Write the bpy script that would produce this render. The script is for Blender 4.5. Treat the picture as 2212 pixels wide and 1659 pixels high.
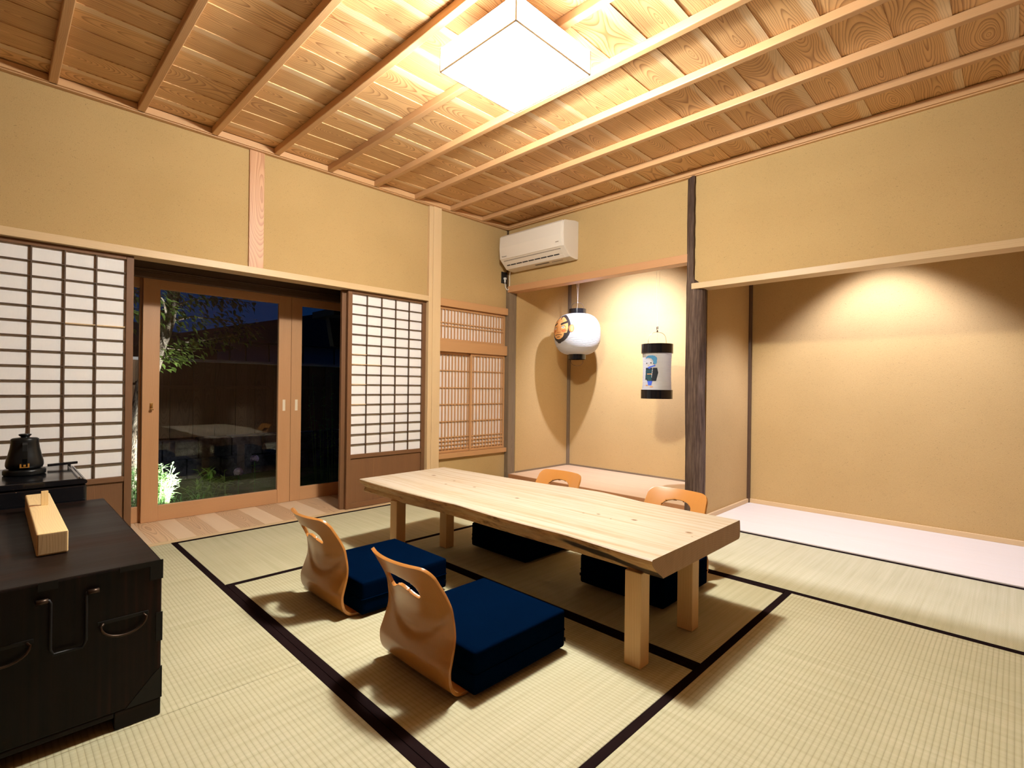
import bpy, bmesh, math, random
from mathutils import Vector, Matrix
for o in list(bpy.data.objects): bpy.data.objects.remove(o, do_unlink=True)
S = bpy.context.scene
C = S.collection
random.seed(7)
pi = math.pi

# ------------------------------------------------------------------ camera
YAW, PIT, ROL = 0.7786, 0.0003, 0.0124
cf = Vector((-math.sin(YAW)*math.cos(PIT), math.cos(YAW)*math.cos(PIT), math.sin(PIT)))
cr0 = Vector((math.cos(YAW), math.sin(YAW), 0)); cu0 = cr0.cross(cf)
cr = cr0*math.cos(ROL)+cu0*math.sin(ROL); cu = -cr0*math.sin(ROL)+cu0*math.cos(ROL)
cam = bpy.data.cameras.new('camera'); camo = bpy.data.objects.new('camera', cam); C.objects.link(camo)
camo.matrix_world = Matrix(((cr.x, cu.x, -cf.x, 3.7346), (cr.y, cu.y, -cf.y, -3.6977), (cr.z, cu.z, -cf.z, 0.9862), (0, 0, 0, 1)))
cam.sensor_width = 36; cam.lens = 1107.6/2212*36; cam.shift_y = 4.56/2212; cam.clip_start = 0.02
S.camera = camo

# ------------------------------------------------------------------ look, world, lights
S.view_settings.view_transform = 'Standard'; S.view_settings.look = 'None'
S.view_settings.gamma = 1; S.view_settings.use_curve_mapping = False
S.view_settings.exposure = 0.75
W = bpy.data.worlds.new('dusk'); S.world = W; W.use_nodes = True
wn = W.node_tree; bg = wn.nodes['Background']
tc = wn.nodes.new('ShaderNodeTexCoord'); sx = wn.nodes.new('ShaderNodeSeparateXYZ'); cr_ = wn.nodes.new('ShaderNodeValToRGB')
wn.links.new(tc.outputs['Generated'], sx.inputs[0]); wn.links.new(sx.outputs['Z'], cr_.inputs[0]); wn.links.new(cr_.outputs[0], bg.inputs[0])
cr_.color_ramp.elements[0].position = 0.0; cr_.color_ramp.elements[0].color = (0.0018, 0.010, 0.036, 1)
cr_.color_ramp.elements[1].position = 0.5; cr_.color_ramp.elements[1].color = (0.001, 0.0035, 0.015, 1)
bg.inputs[1].default_value = 1.0

LAMP_POWER = 17.0          # radiance of the paper skin of the ceiling lamp
BULB_POWER = 1260.0        # radiance of the compact light source inside it
LAMP_COL = (0.98, 1.0, 0.97)
def spot(name, loc, target, watts, col, size, blend, rad):
    l = bpy.data.lights.new(name, 'SPOT'); l.energy = watts; l.color = col; l.spot_size = math.radians(size); l.spot_blend = blend; l.shadow_soft_size = rad
    o = bpy.data.objects.new(name, l); C.objects.link(o); o.location = loc
    o.rotation_euler = (Vector(target)-Vector(loc)).to_track_quat('-Z', 'Y').to_euler(); return o
spot('alcove_downlight', (3.02, 0.42, 2.40), (3.02, 0.45, 0), 125, (0.95, 0.99, 1.28), 92, 0.5, 0.03)
spot('niche_spotlight', (1.16, 0.10, 2.14), (0.92, 0.93, 1.22), 125, (0.92, 0.98, 1.30), 115, 1.0, 0.02)
spot('garden_uplight', (-1.12, -2.40, -0.03), (-1.58, -2.95, 0.62), 210, (1.0, 0.98, 0.92), 88, 0.8, 0.03)

# ------------------------------------------------------------------ node helper
class N:
    def __init__(s, name, rough=0.5, spec=0.5):
        s.m = bpy.data.materials.new(name); s.m.use_nodes = True; s.t = s.m.node_tree; s.n = s.t.nodes
        s.b = s.n['Principled BSDF']; s.b.inputs['Roughness'].default_value = rough; s.b.inputs['Specular IOR Level'].default_value = spec
    def add(s, typ, **k):
        n = s.n.new(typ)
        for a, v in k.items(): setattr(n, a, v)
        return n
    def put(s, sock, v):
        if isinstance(v, (int, float)): sock.default_value = v
        elif isinstance(v, tuple): sock.default_value = v if len(v) == len(sock.default_value) else tuple(v)+(1,)
        else: s.t.links.new(v, sock)
    def math(s, op, a, b=0.0, c=None, clamp=False):
        n = s.add('ShaderNodeMath', operation=op); n.use_clamp = clamp
        s.put(n.inputs[0], a); s.put(n.inputs[1], b)
        if c is not None: s.put(n.inputs[2], c)
        return n.outputs[0]
    def xyz(s, x, y, z=0.0):
        n = s.add('ShaderNodeCombineXYZ'); s.put(n.inputs[0], x); s.put(n.inputs[1], y); s.put(n.inputs[2], z); return n.outputs[0]
    def sep(s, v):
        n = s.add('ShaderNodeSeparateXYZ'); s.put(n.inputs[0], v); return n.outputs
    def obj(s): return s.add('ShaderNodeTexCoord').outputs['Object']
    def uv(s, name): n = s.add('ShaderNodeUVMap'); n.uv_map = name; return n.outputs[0]
    def noise(s, vec, scale=1.0, detail=2.0, rough=0.5, dist=0.0):
        n = s.add('ShaderNodeTexNoise'); s.put(n.inputs['Vector'], vec); n.inputs['Scale'].default_value = scale
        n.inputs['Detail'].default_value = detail; n.inputs['Roughness'].default_value = rough; n.inputs['Distortion'].default_value = dist
        return n.outputs[0]
    def ramp(s, f, stops):
        n = s.add('ShaderNodeValToRGB'); s.put(n.inputs[0], f); e = n.color_ramp.elements
        while len(e) < len(stops): e.new(0.5)
        for i, (p, c) in enumerate(stops): e[i].position = p; e[i].color = (c if isinstance(c, tuple) else (c, c, c))+(1,)
        return n.outputs[0]
    def mix(s, f, a, b, mode='MIX'):
        n = s.add('ShaderNodeMix', data_type='RGBA', blend_type=mode)
        s.put(n.inputs[0], f); s.put(n.inputs[6], a); s.put(n.inputs[7], b); return n.outputs[2]
    def vs(s, v, x, y, z):
        n = s.add('ShaderNodeVectorMath', operation='MULTIPLY'); s.put(n.inputs[0], v); n.inputs[1].default_value = (x, y, z); return n.outputs[0]
    def bump(s, h, strength=0.3, dist=0.002):
        n = s.add('ShaderNodeBump'); n.inputs['Strength'].default_value = strength; n.inputs['Distance'].default_value = dist
        s.put(n.inputs['Height'], h); s.put(s.b.inputs['Normal'], n.outputs[0])
    def col(s, c): s.put(s.b.inputs['Base Color'], c)
def h2(c, k=1.0):   # sRGB 0-255 to linear
    return tuple((((v/255)/12.92) if v/255 <= 0.04045 else ((v/255+0.055)/1.055)**2.4)*k for v in c)

def plain(name, c, rough=0.5, spec=0.5, metal=0.0):
    n = N(name, rough, spec); n.col(c); n.b.inputs['Metallic'].default_value = metal; return n.m

def wood(name, light, dark, ring=0.008, flat=0.12, centre=0.0, contrast=0.7, rough=0.45, spec=0.4, tint=0.18, sap=None, fine=0.25, bump=0.25, power=2.5):
    """grain from growth rings: UVMap = metres across / along the plank, Rnd = two random numbers per plank"""
    n = N(name, rough, spec)
    u, v, _ = n.sep(n.uv('UVMap')); r1, r2, _ = n.sep(n.uv('Rnd'))
    o1 = n.math('MULTIPLY', r1, 53.0); o2 = n.math('MULTIPLY', r2, 31.0)
    n1 = n.noise(n.xyz(n.math('MULTIPLY', v, 1.1), o1, o2), 1.0, 1.0)
    d = n.math('MULTIPLY', n.math('SUBTRACT', n1, 0.45), flat*4)
    n2 = n.noise(n.xyz(n.math('MULTIPLY', v, 3.0), n.math('MULTIPLY', u, 9.0), o1), 1.0, 2.0)
    wob = n.math('MULTIPLY', n.math('SUBTRACT', n2, 0.5), 0.05)
    uu = n.math('ADD', n.math('ADD', n.math('ADD', u, wob), n.math('MULTIPLY', n.math('SUBTRACT', r2, 0.5), 0.06)), centre)
    r = n.math('SQRT', n.math('ADD', n.math('MULTIPLY', uu, uu), n.math('MULTIPLY', d, d)))
    n3 = n.noise(n.xyz(n.math('MULTIPLY', r, 60.0), o2, 0.0), 1.0, 1.0)
    ph = n.math('ADD', n.math('DIVIDE', r, ring), n.math('MULTIPLY', n3, 1.6))
    f = n.math('POWER', n.math('FRACT', ph), power)
    e = n.math('MULTIPLY', f, n.math('SUBTRACT', 1.0, n.math('POWER', n.math('FRACT', ph), 30.0)))
    fib = n.noise(n.xyz(n.math('MULTIPLY', u, 700.0), n.math('MULTIPLY', v, 9.0), o1), 1.0, 2.0)
    broad = n.noise(n.xyz(n.math('MULTIPLY', u, 14.0), n.math('MULTIPLY', v, 0.8), o2), 1.0, 2.0)
    k = n.math('ADD', n.math('MULTIPLY', e, contrast), n.math('MULTIPLY', n.math('SUBTRACT', fib, 0.5), fine))
    k = n.math('ADD', k, n.math('MULTIPLY', n.math('SUBTRACT', broad, 0.5), 0.45), clamp=True)
    c = n.mix(k, light, dark)
    if sap is not None:
        edge, sapc = sap
        m = n.math('MULTIPLY', n.math('SUBTRACT', n.math('ADD', u, n.math('MULTIPLY', n.math('SUBTRACT', n1, 0.5), 0.06)), edge), 60.0, clamp=True)
        m = n.math('MULTIPLY', m, n.math('GREATER_THAN', r2, 0.35))
        c = n.mix(n.math('MULTIPLY', m, 0.8), c, n.mix(n.math('MULTIPLY', k, 0.35), sapc, dark))
    c = n.mix(tint, c, n.mix(r1, tuple(0.45*q for q in light), (1.0, 0.93, 0.82)), 'MULTIPLY') if tint else c
    n.col(c)
    if bump: n.bump(n.math('ADD', n.math('MULTIPLY', e, -0.4), n.math('MULTIPLY', fib, 0.3)), bump, 0.0015)
    return n.m

# ------------------------------------------------------------------ materials
M = {}
def mk_plaster(name, base, dark):
    n = N(name, 0.92, 0.15); o = n.obj()
    a = n.noise(o, 2.2, 3); b = n.noise(o, 260, 2, 0.6); c = n.noise(n.vs(o, 1, 1, 1.8), 95, 1.0, 0.5, 2.5)
    fl = n.ramp(c, [(0.0, 1.0), (0.27, 1.0), (0.33, 0.0), (1.0, 0.0)])
    k = n.math('ADD', n.math('MULTIPLY', a, 0.35), n.math('MULTIPLY', b, 0.62), clamp=True)
    col = n.mix(k, base, dark); col = n.mix(n.math('MULTIPLY', fl, 0.60), col, tuple(0.32*q for q in dark))
    n.col(col); n.bump(n.math('ADD', b, n.math('MULTIPLY', c, 0.8)), 0.35, 0.002); return n.m
M['plaster'] = mk_plaster('clay_plaster', (0.60, 0.405, 0.180), (0.37, 0.235, 0.088))
M['cedar'] = wood('cedar_boards', (0.78, 0.485, 0.225), (0.25, 0.085, 0.018), ring=0.0088, flat=0.12, contrast=0.95, sap=(0.055, (0.86, 0.68, 0.44)), tint=0.34, power=3.2)
M['batten'] = wood('batten_wood', (0.68, 0.40, 0.19), (0.44, 0.215, 0.08), ring=0.006, flat=0.03, centre=0.12, contrast=0.5, tint=0.3)
M['pale'] = wood('pale_beam_wood', (0.68, 0.48, 0.26), (0.50, 0.30, 0.13), ring=0.007, flat=0.03, centre=0.16, contrast=0.42, tint=0.15)
M['sash'] = wood('reddish_cedar_sash', (0.60, 0.32, 0.145), (0.38, 0.155, 0.055), ring=0.0045, flat=0.01, centre=0.2, contrast=0.75, tint=0.12)
M['sashflat'] = wood('red_cedar_post', (0.62, 0.335, 0.165), (0.36, 0.13, 0.045), ring=0.008, flat=0.08, contrast=0.8, tint=0.1)
M['deck'] = wood('pine_floorboards', (0.74, 0.50, 0.30), (0.36, 0.17, 0.08), ring=0.009, flat=0.10, contrast=0.8, tint=0.45)
M['deckpale'] = wood('pale_floorboards', (0.74, 0.53, 0.34), (0.55, 0.33, 0.18), ring=0.007, flat=0.02, centre=0.15, contrast=0.35, tint=0.15)
M['niche'] = wood('niche_board', (0.78, 0.56, 0.36), (0.52, 0.32, 0.17), ring=0.010, flat=0.06, centre=0.1, contrast=0.4, tint=0.1)
M['white'] = wood('whitewashed_board', (0.66, 0.59, 0.52), (0.56, 0.43, 0.33), ring=0.011, flat=0.03, centre=0.2, contrast=0.40, tint=0.0)
M['fascia'] = wood('reddish_edge', (0.46, 0.21, 0.09), (0.25, 0.09, 0.035), ring=0.006, flat=0.02, centre=0.1, contrast=0.5)
M['dark'] = wood('dark_old_wood', (0.115, 0.062, 0.030), (0.035, 0.018, 0.009), ring=0.005, flat=0.02, centre=0.1, contrast=0.8, rough=0.55, tint=0.2)
M['darkbrown'] = wood('brown_shoji_frame', (0.21, 0.095, 0.036), (0.075, 0.030, 0.012), ring=0.005, flat=0.02, centre=0.1, contrast=0.8, rough=0.55, tint=0.2)
M['lat'] = wood('lattice_wood', (0.56, 0.30, 0.125), (0.38, 0.175, 0.065), ring=0.006, flat=0.02, centre=0.1, contrast=0.4, tint=0.1)
M['grey'] = wood('weathered_post', (0.24, 0.17, 0.10), (0.10, 0.065, 0.04), ring=0.006, flat=0.03, contrast=0.8, rough=0.7, tint=0.1)
M['chair'] = wood('bent_plywood', (0.46, 0.185, 0.040), (0.33, 0.115, 0.022), ring=0.006, flat=0.02, centre=0.2, contrast=0.35, rough=0.28, spec=0.5, tint=0.0, bump=0.03)
M['legs'] = wood('table_leg_wood', (0.78, 0.52, 0.25), (0.58, 0.33, 0.13), ring=0.007, flat=0.03, centre=0.1, contrast=0.45, tint=0.1)
M['boxw'] = wood('blond_box_wood', (0.85, 0.60, 0.28), (0.64, 0.36, 0.12), ring=0.006, flat=0.03, centre=0.05, contrast=0.4, rough=0.35, tint=0.05)
M['boxend'] = wood('box_end_grain_shaded', (0.42, 0.27, 0.125), (0.28, 0.155, 0.06), ring=0.007, flat=0.03, centre=0.05, contrast=0.5, rough=0.5, tint=0.05)  # darker end grain, with the shade of the unlit end put into its colour
def mk_log():
    n = N('rustic_log', 0.8, 0.25); o = n.obj()
    a = n.noise(n.vs(o, 1, 1, 0.06), 90, 3, 0.6); b = n.noise(n.vs(o, 1, 1, 0.35), 9, 3, 0.6)
    k = n.math('ADD', n.math('MULTIPLY', a, 0.7), n.math('MULTIPLY', b, 0.45), clamp=True)
    n.col(n.ramp(k, [(0.30, (0.020, 0.011, 0.007)), (0.52, (0.060, 0.034, 0.022)), (0.72, (0.125, 0.080, 0.056)), (0.9, (0.25, 0.19, 0.15))]))
    n.bump(a, 0.6, 0.006); return n.m
M['log'] = mk_log()
def mk_tatami():
    n = N('woven_rush', 0.7, 0.2); o = n.obj(); x, y, z = n.sep(o)
    y2 = n.math('ADD', y, n.math('MULTIPLY', n.math('SUBTRACT', n.noise(o, 3, 1), 0.5), 0.0015))
    rib = n.math('ABSOLUTE', n.math('SINE', n.math('MULTIPLY', y2, pi/0.0149)))
    rib = n.math('POWER', rib, 0.38)
    st = n.math('ABSOLUTE', n.math('SINE', n.math('ADD', n.math('MULTIPLY', x, pi/0.0052), n.math('MULTIPLY', n.math('FLOOR', n.math('DIVIDE', y2, 0.0149)), pi/2))))
    rush = n.noise(n.vs(o, 420, 3, 1), 1, 1); big = n.noise(n.vs(o, 1.6, 3.2, 1), 1.0, 2); bl = n.noise(n.vs(o, 60, 1.2, 1), 1, 2)
    k = n.math('ADD', n.math('MULTIPLY', rush, 0.35), n.math('MULTIPLY', bl, 0.5)); k = n.math('ADD', k, n.math('MULTIPLY', big, 0.3), clamp=True)
    c = n.ramp(k, [(0.25, (0.34, 0.305, 0.175)), (0.60, (0.47, 0.425, 0.27)), (0.9, (0.55, 0.50, 0.345))])
    g = n.math('SUBTRACT', 1.0, n.math('MULTIPLY', n.math('SUBTRACT', 1.0, rib), 0.50))
    c = n.mix(g, (0.20, 0.16, 0.07), c)
    c = n.mix(n.math('MULTIPLY', n.math('POWER', n.math('SUBTRACT', 1.0, st), 2.0), 0.20), c, (0.22, 0.18, 0.08))
    n.col(c); n.bump(n.math('ADD', rib, n.math('MULTIPLY', st, 0.18)), 0.55, 0.0018); return n.m
M['tatami'] = mk_tatami()
def mk_cloth(name, c1, c2, sc=900, rough=0.9):
    n = N(name, rough, 0.1); o = n.obj(); a = n.noise(o, sc, 2, 0.7); b = n.noise(o, 9, 2)
    n.col(n.mix(n.math('ADD', n.math('MULTIPLY', a, 0.6), n.math('MULTIPLY', b, 0.4)), c1, c2)); n.bump(a, 0.4, 0.002)
    n.b.inputs['Sheen Weight'].default_value = 0.25; return n.m
M['heri'] = mk_cloth('black_mat_border', (0.008, 0.004, 0.004), (0.016, 0.009, 0.009), 1200)
M['navy'] = mk_cloth('navy_upholstery', (0.0003, 0.0023, 0.009), (0.0005, 0.0052, 0.020), 700)
M['navy'].node_tree.nodes['Principled BSDF'].inputs['Sheen Tint'].default_value = (0.05, 0.25, 0.8, 1)
M['navy'].node_tree.nodes['Principled BSDF'].inputs['Sheen Weight'].default_value = 0.0; M['navy'].node_tree.nodes['Principled BSDF'].inputs['Specular IOR Level'].default_value = 0.0; M['heri'].node_tree.nodes['Principled BSDF'].inputs['Specular IOR Level'].default_value = 0.0; M['heri'].node_tree.nodes['Principled BSDF'].inputs['Sheen Weight'].default_value = 0.0
def mk_table():
    n = N('hinoki_slab', 0.42, 0.35); o = n.obj(); x, y, z = n.sep(o)
    wx = n.noise(n.vs(o, 1.3, 2.5, 2), 1.0, 2)
    yy = n.math('ADD', y, n.math('MULTIPLY', wx, 0.10))
    ring = n.noise(n.xyz(n.math('MULTIPLY', x, 0.7), n.math('MULTIPLY', yy, 42.0), n.math('MULTIPLY', z, 8.0)), 1.0, 3.0, 0.6)
    fib = n.noise(n.vs(o, 12, 600, 200), 1.0, 2); fl = n.noise(n.vs(o, 7, 22, 10), 1.0, 3, 0.6, 0.6)
    k = n.math('ADD', n.math('MULTIPLY', ring, 0.75), n.math('MULTIPLY', fib, 0.12)); k = n.math('ADD', k, n.math('MULTIPLY', fl, 0.22))
    c = n.ramp(k, [(0.38, (0.46, 0.39, 0.305)), (0.55, (0.425, 0.335, 0.235)), (0.72, (0.34, 0.23, 0.12))])
    m = None
    for (a, b, r) in [(1.104, -1.727, .011), (1.332, -1.746, .006), (1.379, -1.846, .006), (1.556, -1.781, .007), (1.918, -1.809, .008), (2.335, -1.807, .004), (2.394, -1.774, .006), (2.478, -1.802, .003), (2.56, -1.744, .009), (2.812, -1.754, .009), (2.845, -1.796, .003)]:
        dx = n.math('SUBTRACT', x, a); dy = n.math('SUBTRACT', y, b)
        d = n.math('SQRT', n.math('ADD', n.math('MULTIPLY', n.math('MULTIPLY', dx, dx), 0.6), n.math('MULTIPLY', dy, dy)))
        d = n.math('DIVIDE', d, r); m = d if m is None else n.math('MINIMUM', m, d)
    c = n.mix(n.math('SUBTRACT', 1.6, m, clamp=True), c, (0.16, 0.07, 0.02))
    n.col(c); n.bump(k, 0.1, 0.001); return n.m
M['hinoki'] = mk_table()
def mk_live():
    n = N('live_edge_bark_side', 0.6, 0.3); o = n.obj(); x, y, z = n.sep(o)
    a = n.noise(n.vs(o, 5, 5, 26), 1.0, 4, 0.65, 1.0); b = n.noise(n.vs(o, 14, 14, 70), 1.0, 3, 0.6, 1.5)
    c = n.ramp(n.math('ADD', n.math('MULTIPLY', a, 0.7), n.math('MULTIPLY', b, 0.35)), [(0.36, (0.20, 0.095, 0.035)), (0.47, (0.50, 0.29, 0.12)), (0.65, (0.64, 0.41, 0.19))])
    zz = n.math('ADD', z, n.math('MULTIPLY', n.math('SUBTRACT', x, 2.65), 0.075))
    zz = n.math('ADD', zz, n.math('MULTIPLY', n.math('SUBTRACT', n.noise(n.vs(o, 6, 6, 6), 1, 2), 0.5), 0.03))
    band = n.math('SUBTRACT', 1.0, n.math('DIVIDE', n.math('ABSOLUTE', n.math('SUBTRACT', zz, 0.368)), 0.020), clamp=True)
    xm = n.math('MULTIPLY', n.math('SUBTRACT', x, 2.42), 6.0, clamp=True)
    bark = n.math('MULTIPLY', n.math('MULTIPLY', band, xm), 3.0, clamp=True)
    c = n.mix(bark, c, n.mix(b, (0.015, 0.009, 0.005), (0.07, 0.04, 0.02)))
    n.col(c); n.bump(n.math('ADD', a, b), 0.5, 0.004); return n.m
M['live'] = mk_live()
def mk_endgrain():
    n = N('slab_end_grain', 0.6, 0.3); o = n.obj(); x, y, z = n.sep(o)
    dy = n.math('SUBTRACT', y, -1.78); dz = n.math('ADD', z, 0.55)
    r = n.math('SQRT', n.math('ADD', n.math('MULTIPLY', dy, dy), n.math('MULTIPLY', dz, dz)))
    f = n.math('FRACT', n.math('ADD', n.math('DIVIDE', r, 0.009), n.noise(o, 20, 2)))
    st = n.noise(n.vs(o, 1, 40, 12), 1, 3)
    n.col(n.mix(n.math('ADD', n.math('MULTIPLY', f, 0.25), n.math('MULTIPLY', st, 0.6)), (0.50, 0.315, 0.175), (0.31, 0.175, 0.085))); return n.m
M['endgrain'] = mk_endgrain()
def mk_tansu():
    n = N('blackened_chest_wood', 0.30, 0.14); u, v, _ = n.sep(n.uv('UVMap')); r1, r2, _ = n.sep(n.uv('Rnd'))
    a = n.noise(n.xyz(n.math('MULTIPLY', u, 90.0), n.math('MULTIPLY', v, 2.0), r1), 1, 3); b = n.noise(n.xyz(n.math('MULTIPLY', u, 7.0), n.math('MULTIPLY', v, 1.2), r2), 1, 3, 0.6)
    k = n.math('ADD', n.math('MULTIPLY', a, 0.5), n.math('MULTIPLY', b, 0.6))
    n.col(n.ramp(k, [(0.40, (0.003, 0.0023, 0.002)), (0.60, (0.009, 0.0045, 0.003)), (0.78, (0.030, 0.009, 0.005))]))
    n.put(n.b.inputs['Roughness'], n.math('ADD', 0.25, n.math('MULTIPLY', b, 0.35))); n.bump(a, 0.15, 0.001); return n.m
M['tansu'] = mk_tansu()
M['iron'] = plain('black_iron', (0.006, 0.005, 0.0045), 0.5, 0.3, 0.2)
M['bronze'] = plain('aged_bronze', (0.045, 0.025, 0.014), 0.4, 0.4, 0.6)
M['lacquer'] = plain('black_gloss', (0.006, 0.006, 0.007), 0.12, 0.6)
M['matte'] = plain('black_satin', (0.009, 0.009, 0.010), 0.38, 0.5)
M['gold'] = plain('polished_brass', (0.80, 0.55, 0.20), 0.22, 0.5, 1.0)
M['steel'] = plain('polished_steel', (0.55, 0.55, 0.58), 0.25, 0.5, 1.0)
M['acplastic'] = plain('cream_plastic', (0.72, 0.64, 0.53), 0.42, 0.4)
M['acdark'] = plain('dark_slot', (0.02, 0.02, 0.025), 0.5)
M['acgap'] = plain('shadow_gap_plastic', (0.30, 0.25, 0.19), 0.6)
M['acprint'] = plain('printed_mark', (0.13, 0.11, 0.10), 0.6)
M['cable'] = plain('white_cable', (0.75, 0.72, 0.66), 0.5)
M['tan'] = plain('pale_inlay', (0.80, 0.66, 0.46), 0.5)
M['string'] = plain('hanging_string', (0.62, 0.52, 0.40), 0.7)
M['wire'] = plain('lantern_wire', (0.09, 0.05, 0.03), 0.4, 0.5, 0.6)
M['wirepale'] = plain('pale_wire', (0.55, 0.45, 0.30), 0.35, 0.5, 0.6)
M['kettle'] = plain('kettle_black', (0.005, 0.0055, 0.0055), 0.30, 0.3)
def mk_paper(name, col, trans, ribs=0.0):
    n = N(name, 0.85, 0.2); o = n.obj(); a = n.noise(n.vs(o, 1, 1, 0.25), 160, 3, 0.6); c = n.mix(a, tuple(q*0.93 for q in col), col)
    if ribs:
        x, y, z = n.sep(o); s = n.math('POWER', n.math('ABSOLUTE', n.math('SINE', n.math('MULTIPLY', z, pi/ribs))), 0.35)
        c = n.mix(n.math('MULTIPLY', n.math('SUBTRACT', 1.0, s), 0.75), c, tuple(q*0.42 for q in col)); n.bump(s, 0.7, 0.003)
    n.col(c)
    tr = n.add('ShaderNodeBsdfTranslucent'); n.put(tr.inputs[0], c); mx = n.add('ShaderNodeMixShader'); mx.inputs[0].default_value = trans
    out = n.n['Material Output']; n.t.links.new(n.b.outputs[0], mx.inputs[1]); n.t.links.new(tr.outputs[0], mx.inputs[2]); n.t.links.new(mx.outputs[0], out.inputs[0]); return n.m
M['paper'] = mk_paper('shoji_paper', (0.86, 0.80, 0.74), 0.04)
M['paper2'] = mk_paper('window_paper', (0.80, 0.70, 0.62), 0.04)
M['lpaper'] = mk_paper('lantern_paper', (0.66, 0.63, 0.58), 0.25, 0.0115)
def mk_glass():
    n = N('window_glass'); t = n.t; out = n.n['Material Output']
    tr = n.add('ShaderNodeBsdfTransparent'); tr.inputs[0].default_value = (0.93, 0.95, 0.95, 1); g = n.add('ShaderNodeBsdfGlossy'); g.inputs['Roughness'].default_value = 0.0
    fr = n.add('ShaderNodeFresnel'); fr.inputs[0].default_value = 1.5; mx = n.add('ShaderNodeMixShader')
    t.links.new(fr.outputs[0], mx.inputs[0]); t.links.new(tr.outputs[0], mx.inputs[1]); t.links.new(g.outputs[0], mx.inputs[2]); t.links.new(mx.outputs[0], out.inputs[0]); return n.m
M['glass'] = mk_glass()
def mk_emit(name, col, p):
    n = N(name); e = n.add('ShaderNodeEmission'); e.inputs[0].default_value = col+(1,); e.inputs[1].default_value = p
    n.t.links.new(e.outputs[0], n.n['Material Output'].inputs[0]); return n.m
def mk_lamp():
    n = N('glowing_lamp_paper'); e = n.add('ShaderNodeEmission'); e.inputs[0].default_value = LAMP_COL+(1,); e.inputs[1].default_value = LAMP_POWER*2
    tr = n.add('ShaderNodeBsdfTransparent'); mx = n.add('ShaderNodeMixShader'); mx.inputs[0].default_value = 0.5
    n.t.links.new(tr.outputs[0], mx.inputs[1]); n.t.links.new(e.outputs[0], mx.inputs[2]); n.t.links.new(mx.outputs[0], n.n['Material Output'].inputs[0]); return n.m
M['lamp'] = mk_lamp(); M['bulb'] = mk_emit('light_source', LAMP_COL, BULB_POWER)
M['lampframe'] = plain('lamp_frame', (0.80, 0.66, 0.46), 0.5); M['lampedge'] = plain('lamp_edge', (0.90, 0.80, 0.66), 0.9, 0.0)
def mk_leaf(name, c1, c2):
    n = N(name, 0.5, 0.4); a = n.noise(n.obj(), 30, 2); c = n.mix(a, c1, c2); n.col(c)
    tr = n.add('ShaderNodeBsdfTranslucent'); n.put(tr.inputs[0], c); mx = n.add('ShaderNodeMixShader'); mx.inputs[0].default_value = 0.3
    n.t.links.new(n.b.outputs[0], mx.inputs[1]); n.t.links.new(tr.outputs[0], mx.inputs[2]); n.t.links.new(mx.outputs[0], n.n['Material Output'].inputs[0]); return n.m
M['leaf'] = mk_leaf('tree_leaf', (0.09, 0.16, 0.03), (0.20, 0.28, 0.06))
M['bamboo'] = mk_leaf('dwarf_bamboo_leaf', (0.16, 0.38, 0.09), (0.55, 0.72, 0.38))
M['grass'] = mk_leaf('garden_grass', (0.10, 0.30, 0.06), (0.25, 0.50, 0.14))
M['petal'] = mk_leaf('lilac_petal', (0.62, 0.45, 0.85), (0.85, 0.72, 0.95))
def mk_bark():
    n = N('tree_bark', 0.9, 0.1); o = n.obj(); a = n.noise(n.vs(o, 1, 1, 0.5), 28, 4, 0.7); b = n.noise(o, 6, 2)
    n.col(n.ramp(n.math('ADD', n.math('MULTIPLY', a, 0.8), n.math('MULTIPLY', b, 0.2)), [(0.36, (0.05, 0.035, 0.025)), (0.48, (0.30, 0.24, 0.18)), (0.6, (0.55, 0.47, 0.38))])); n.bump(a, 1.0, 0.02); return n.m
M['bark'] = mk_bark()
def mk_ground():
    n = N('mossy_ground', 0.95, 0.1); o = n.obj(); a = n.noise(o, 3, 4, 0.6); b = n.noise(o, 60, 3, 0.7)
    k = n.math('ADD', n.math('MULTIPLY', a, 0.7), n.math('MULTIPLY', b, 0.35))
    n.col(n.ramp(k, [(0.35, (0.03, 0.055, 0.015)), (0.55, (0.075, 0.11, 0.03)), (0.7, (0.14, 0.15, 0.08))])); n.bump(b, 1.0, 0.03); return n.m
M['ground'] = mk_ground()
M['fence'] = wood('fence_board', (0.17, 0.10, 0.055), (0.08, 0.04, 0.02), ring=0.012, flat=0.1, contrast=0.6, rough=0.8, tint=0.3)
M['stone'] = plain('dark_stone', (0.10, 0.09, 0.10), 0.9)
def mk_stone():
    n = N('rough_stone', 0.9, 0.2); o = n.obj(); a = n.noise(o, 7, 5, 0.7); n.col(n.ramp(a, [(0.35, (0.02, 0.018, 0.022)), (0.65, (0.09, 0.078, 0.09))])); n.bump(a, 1.0, 0.03); return n.m
M['stone'] = mk_stone()
M['siding'] = plain('house_siding', (0.45, 0.42, 0.45), 0.8)
M['roof'] = plain('roof_tile', (0.03, 0.03, 0.035), 0.6)
M['rail'] = plain('metal_coping', (0.45, 0.42, 0.42), 0.5)

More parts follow.
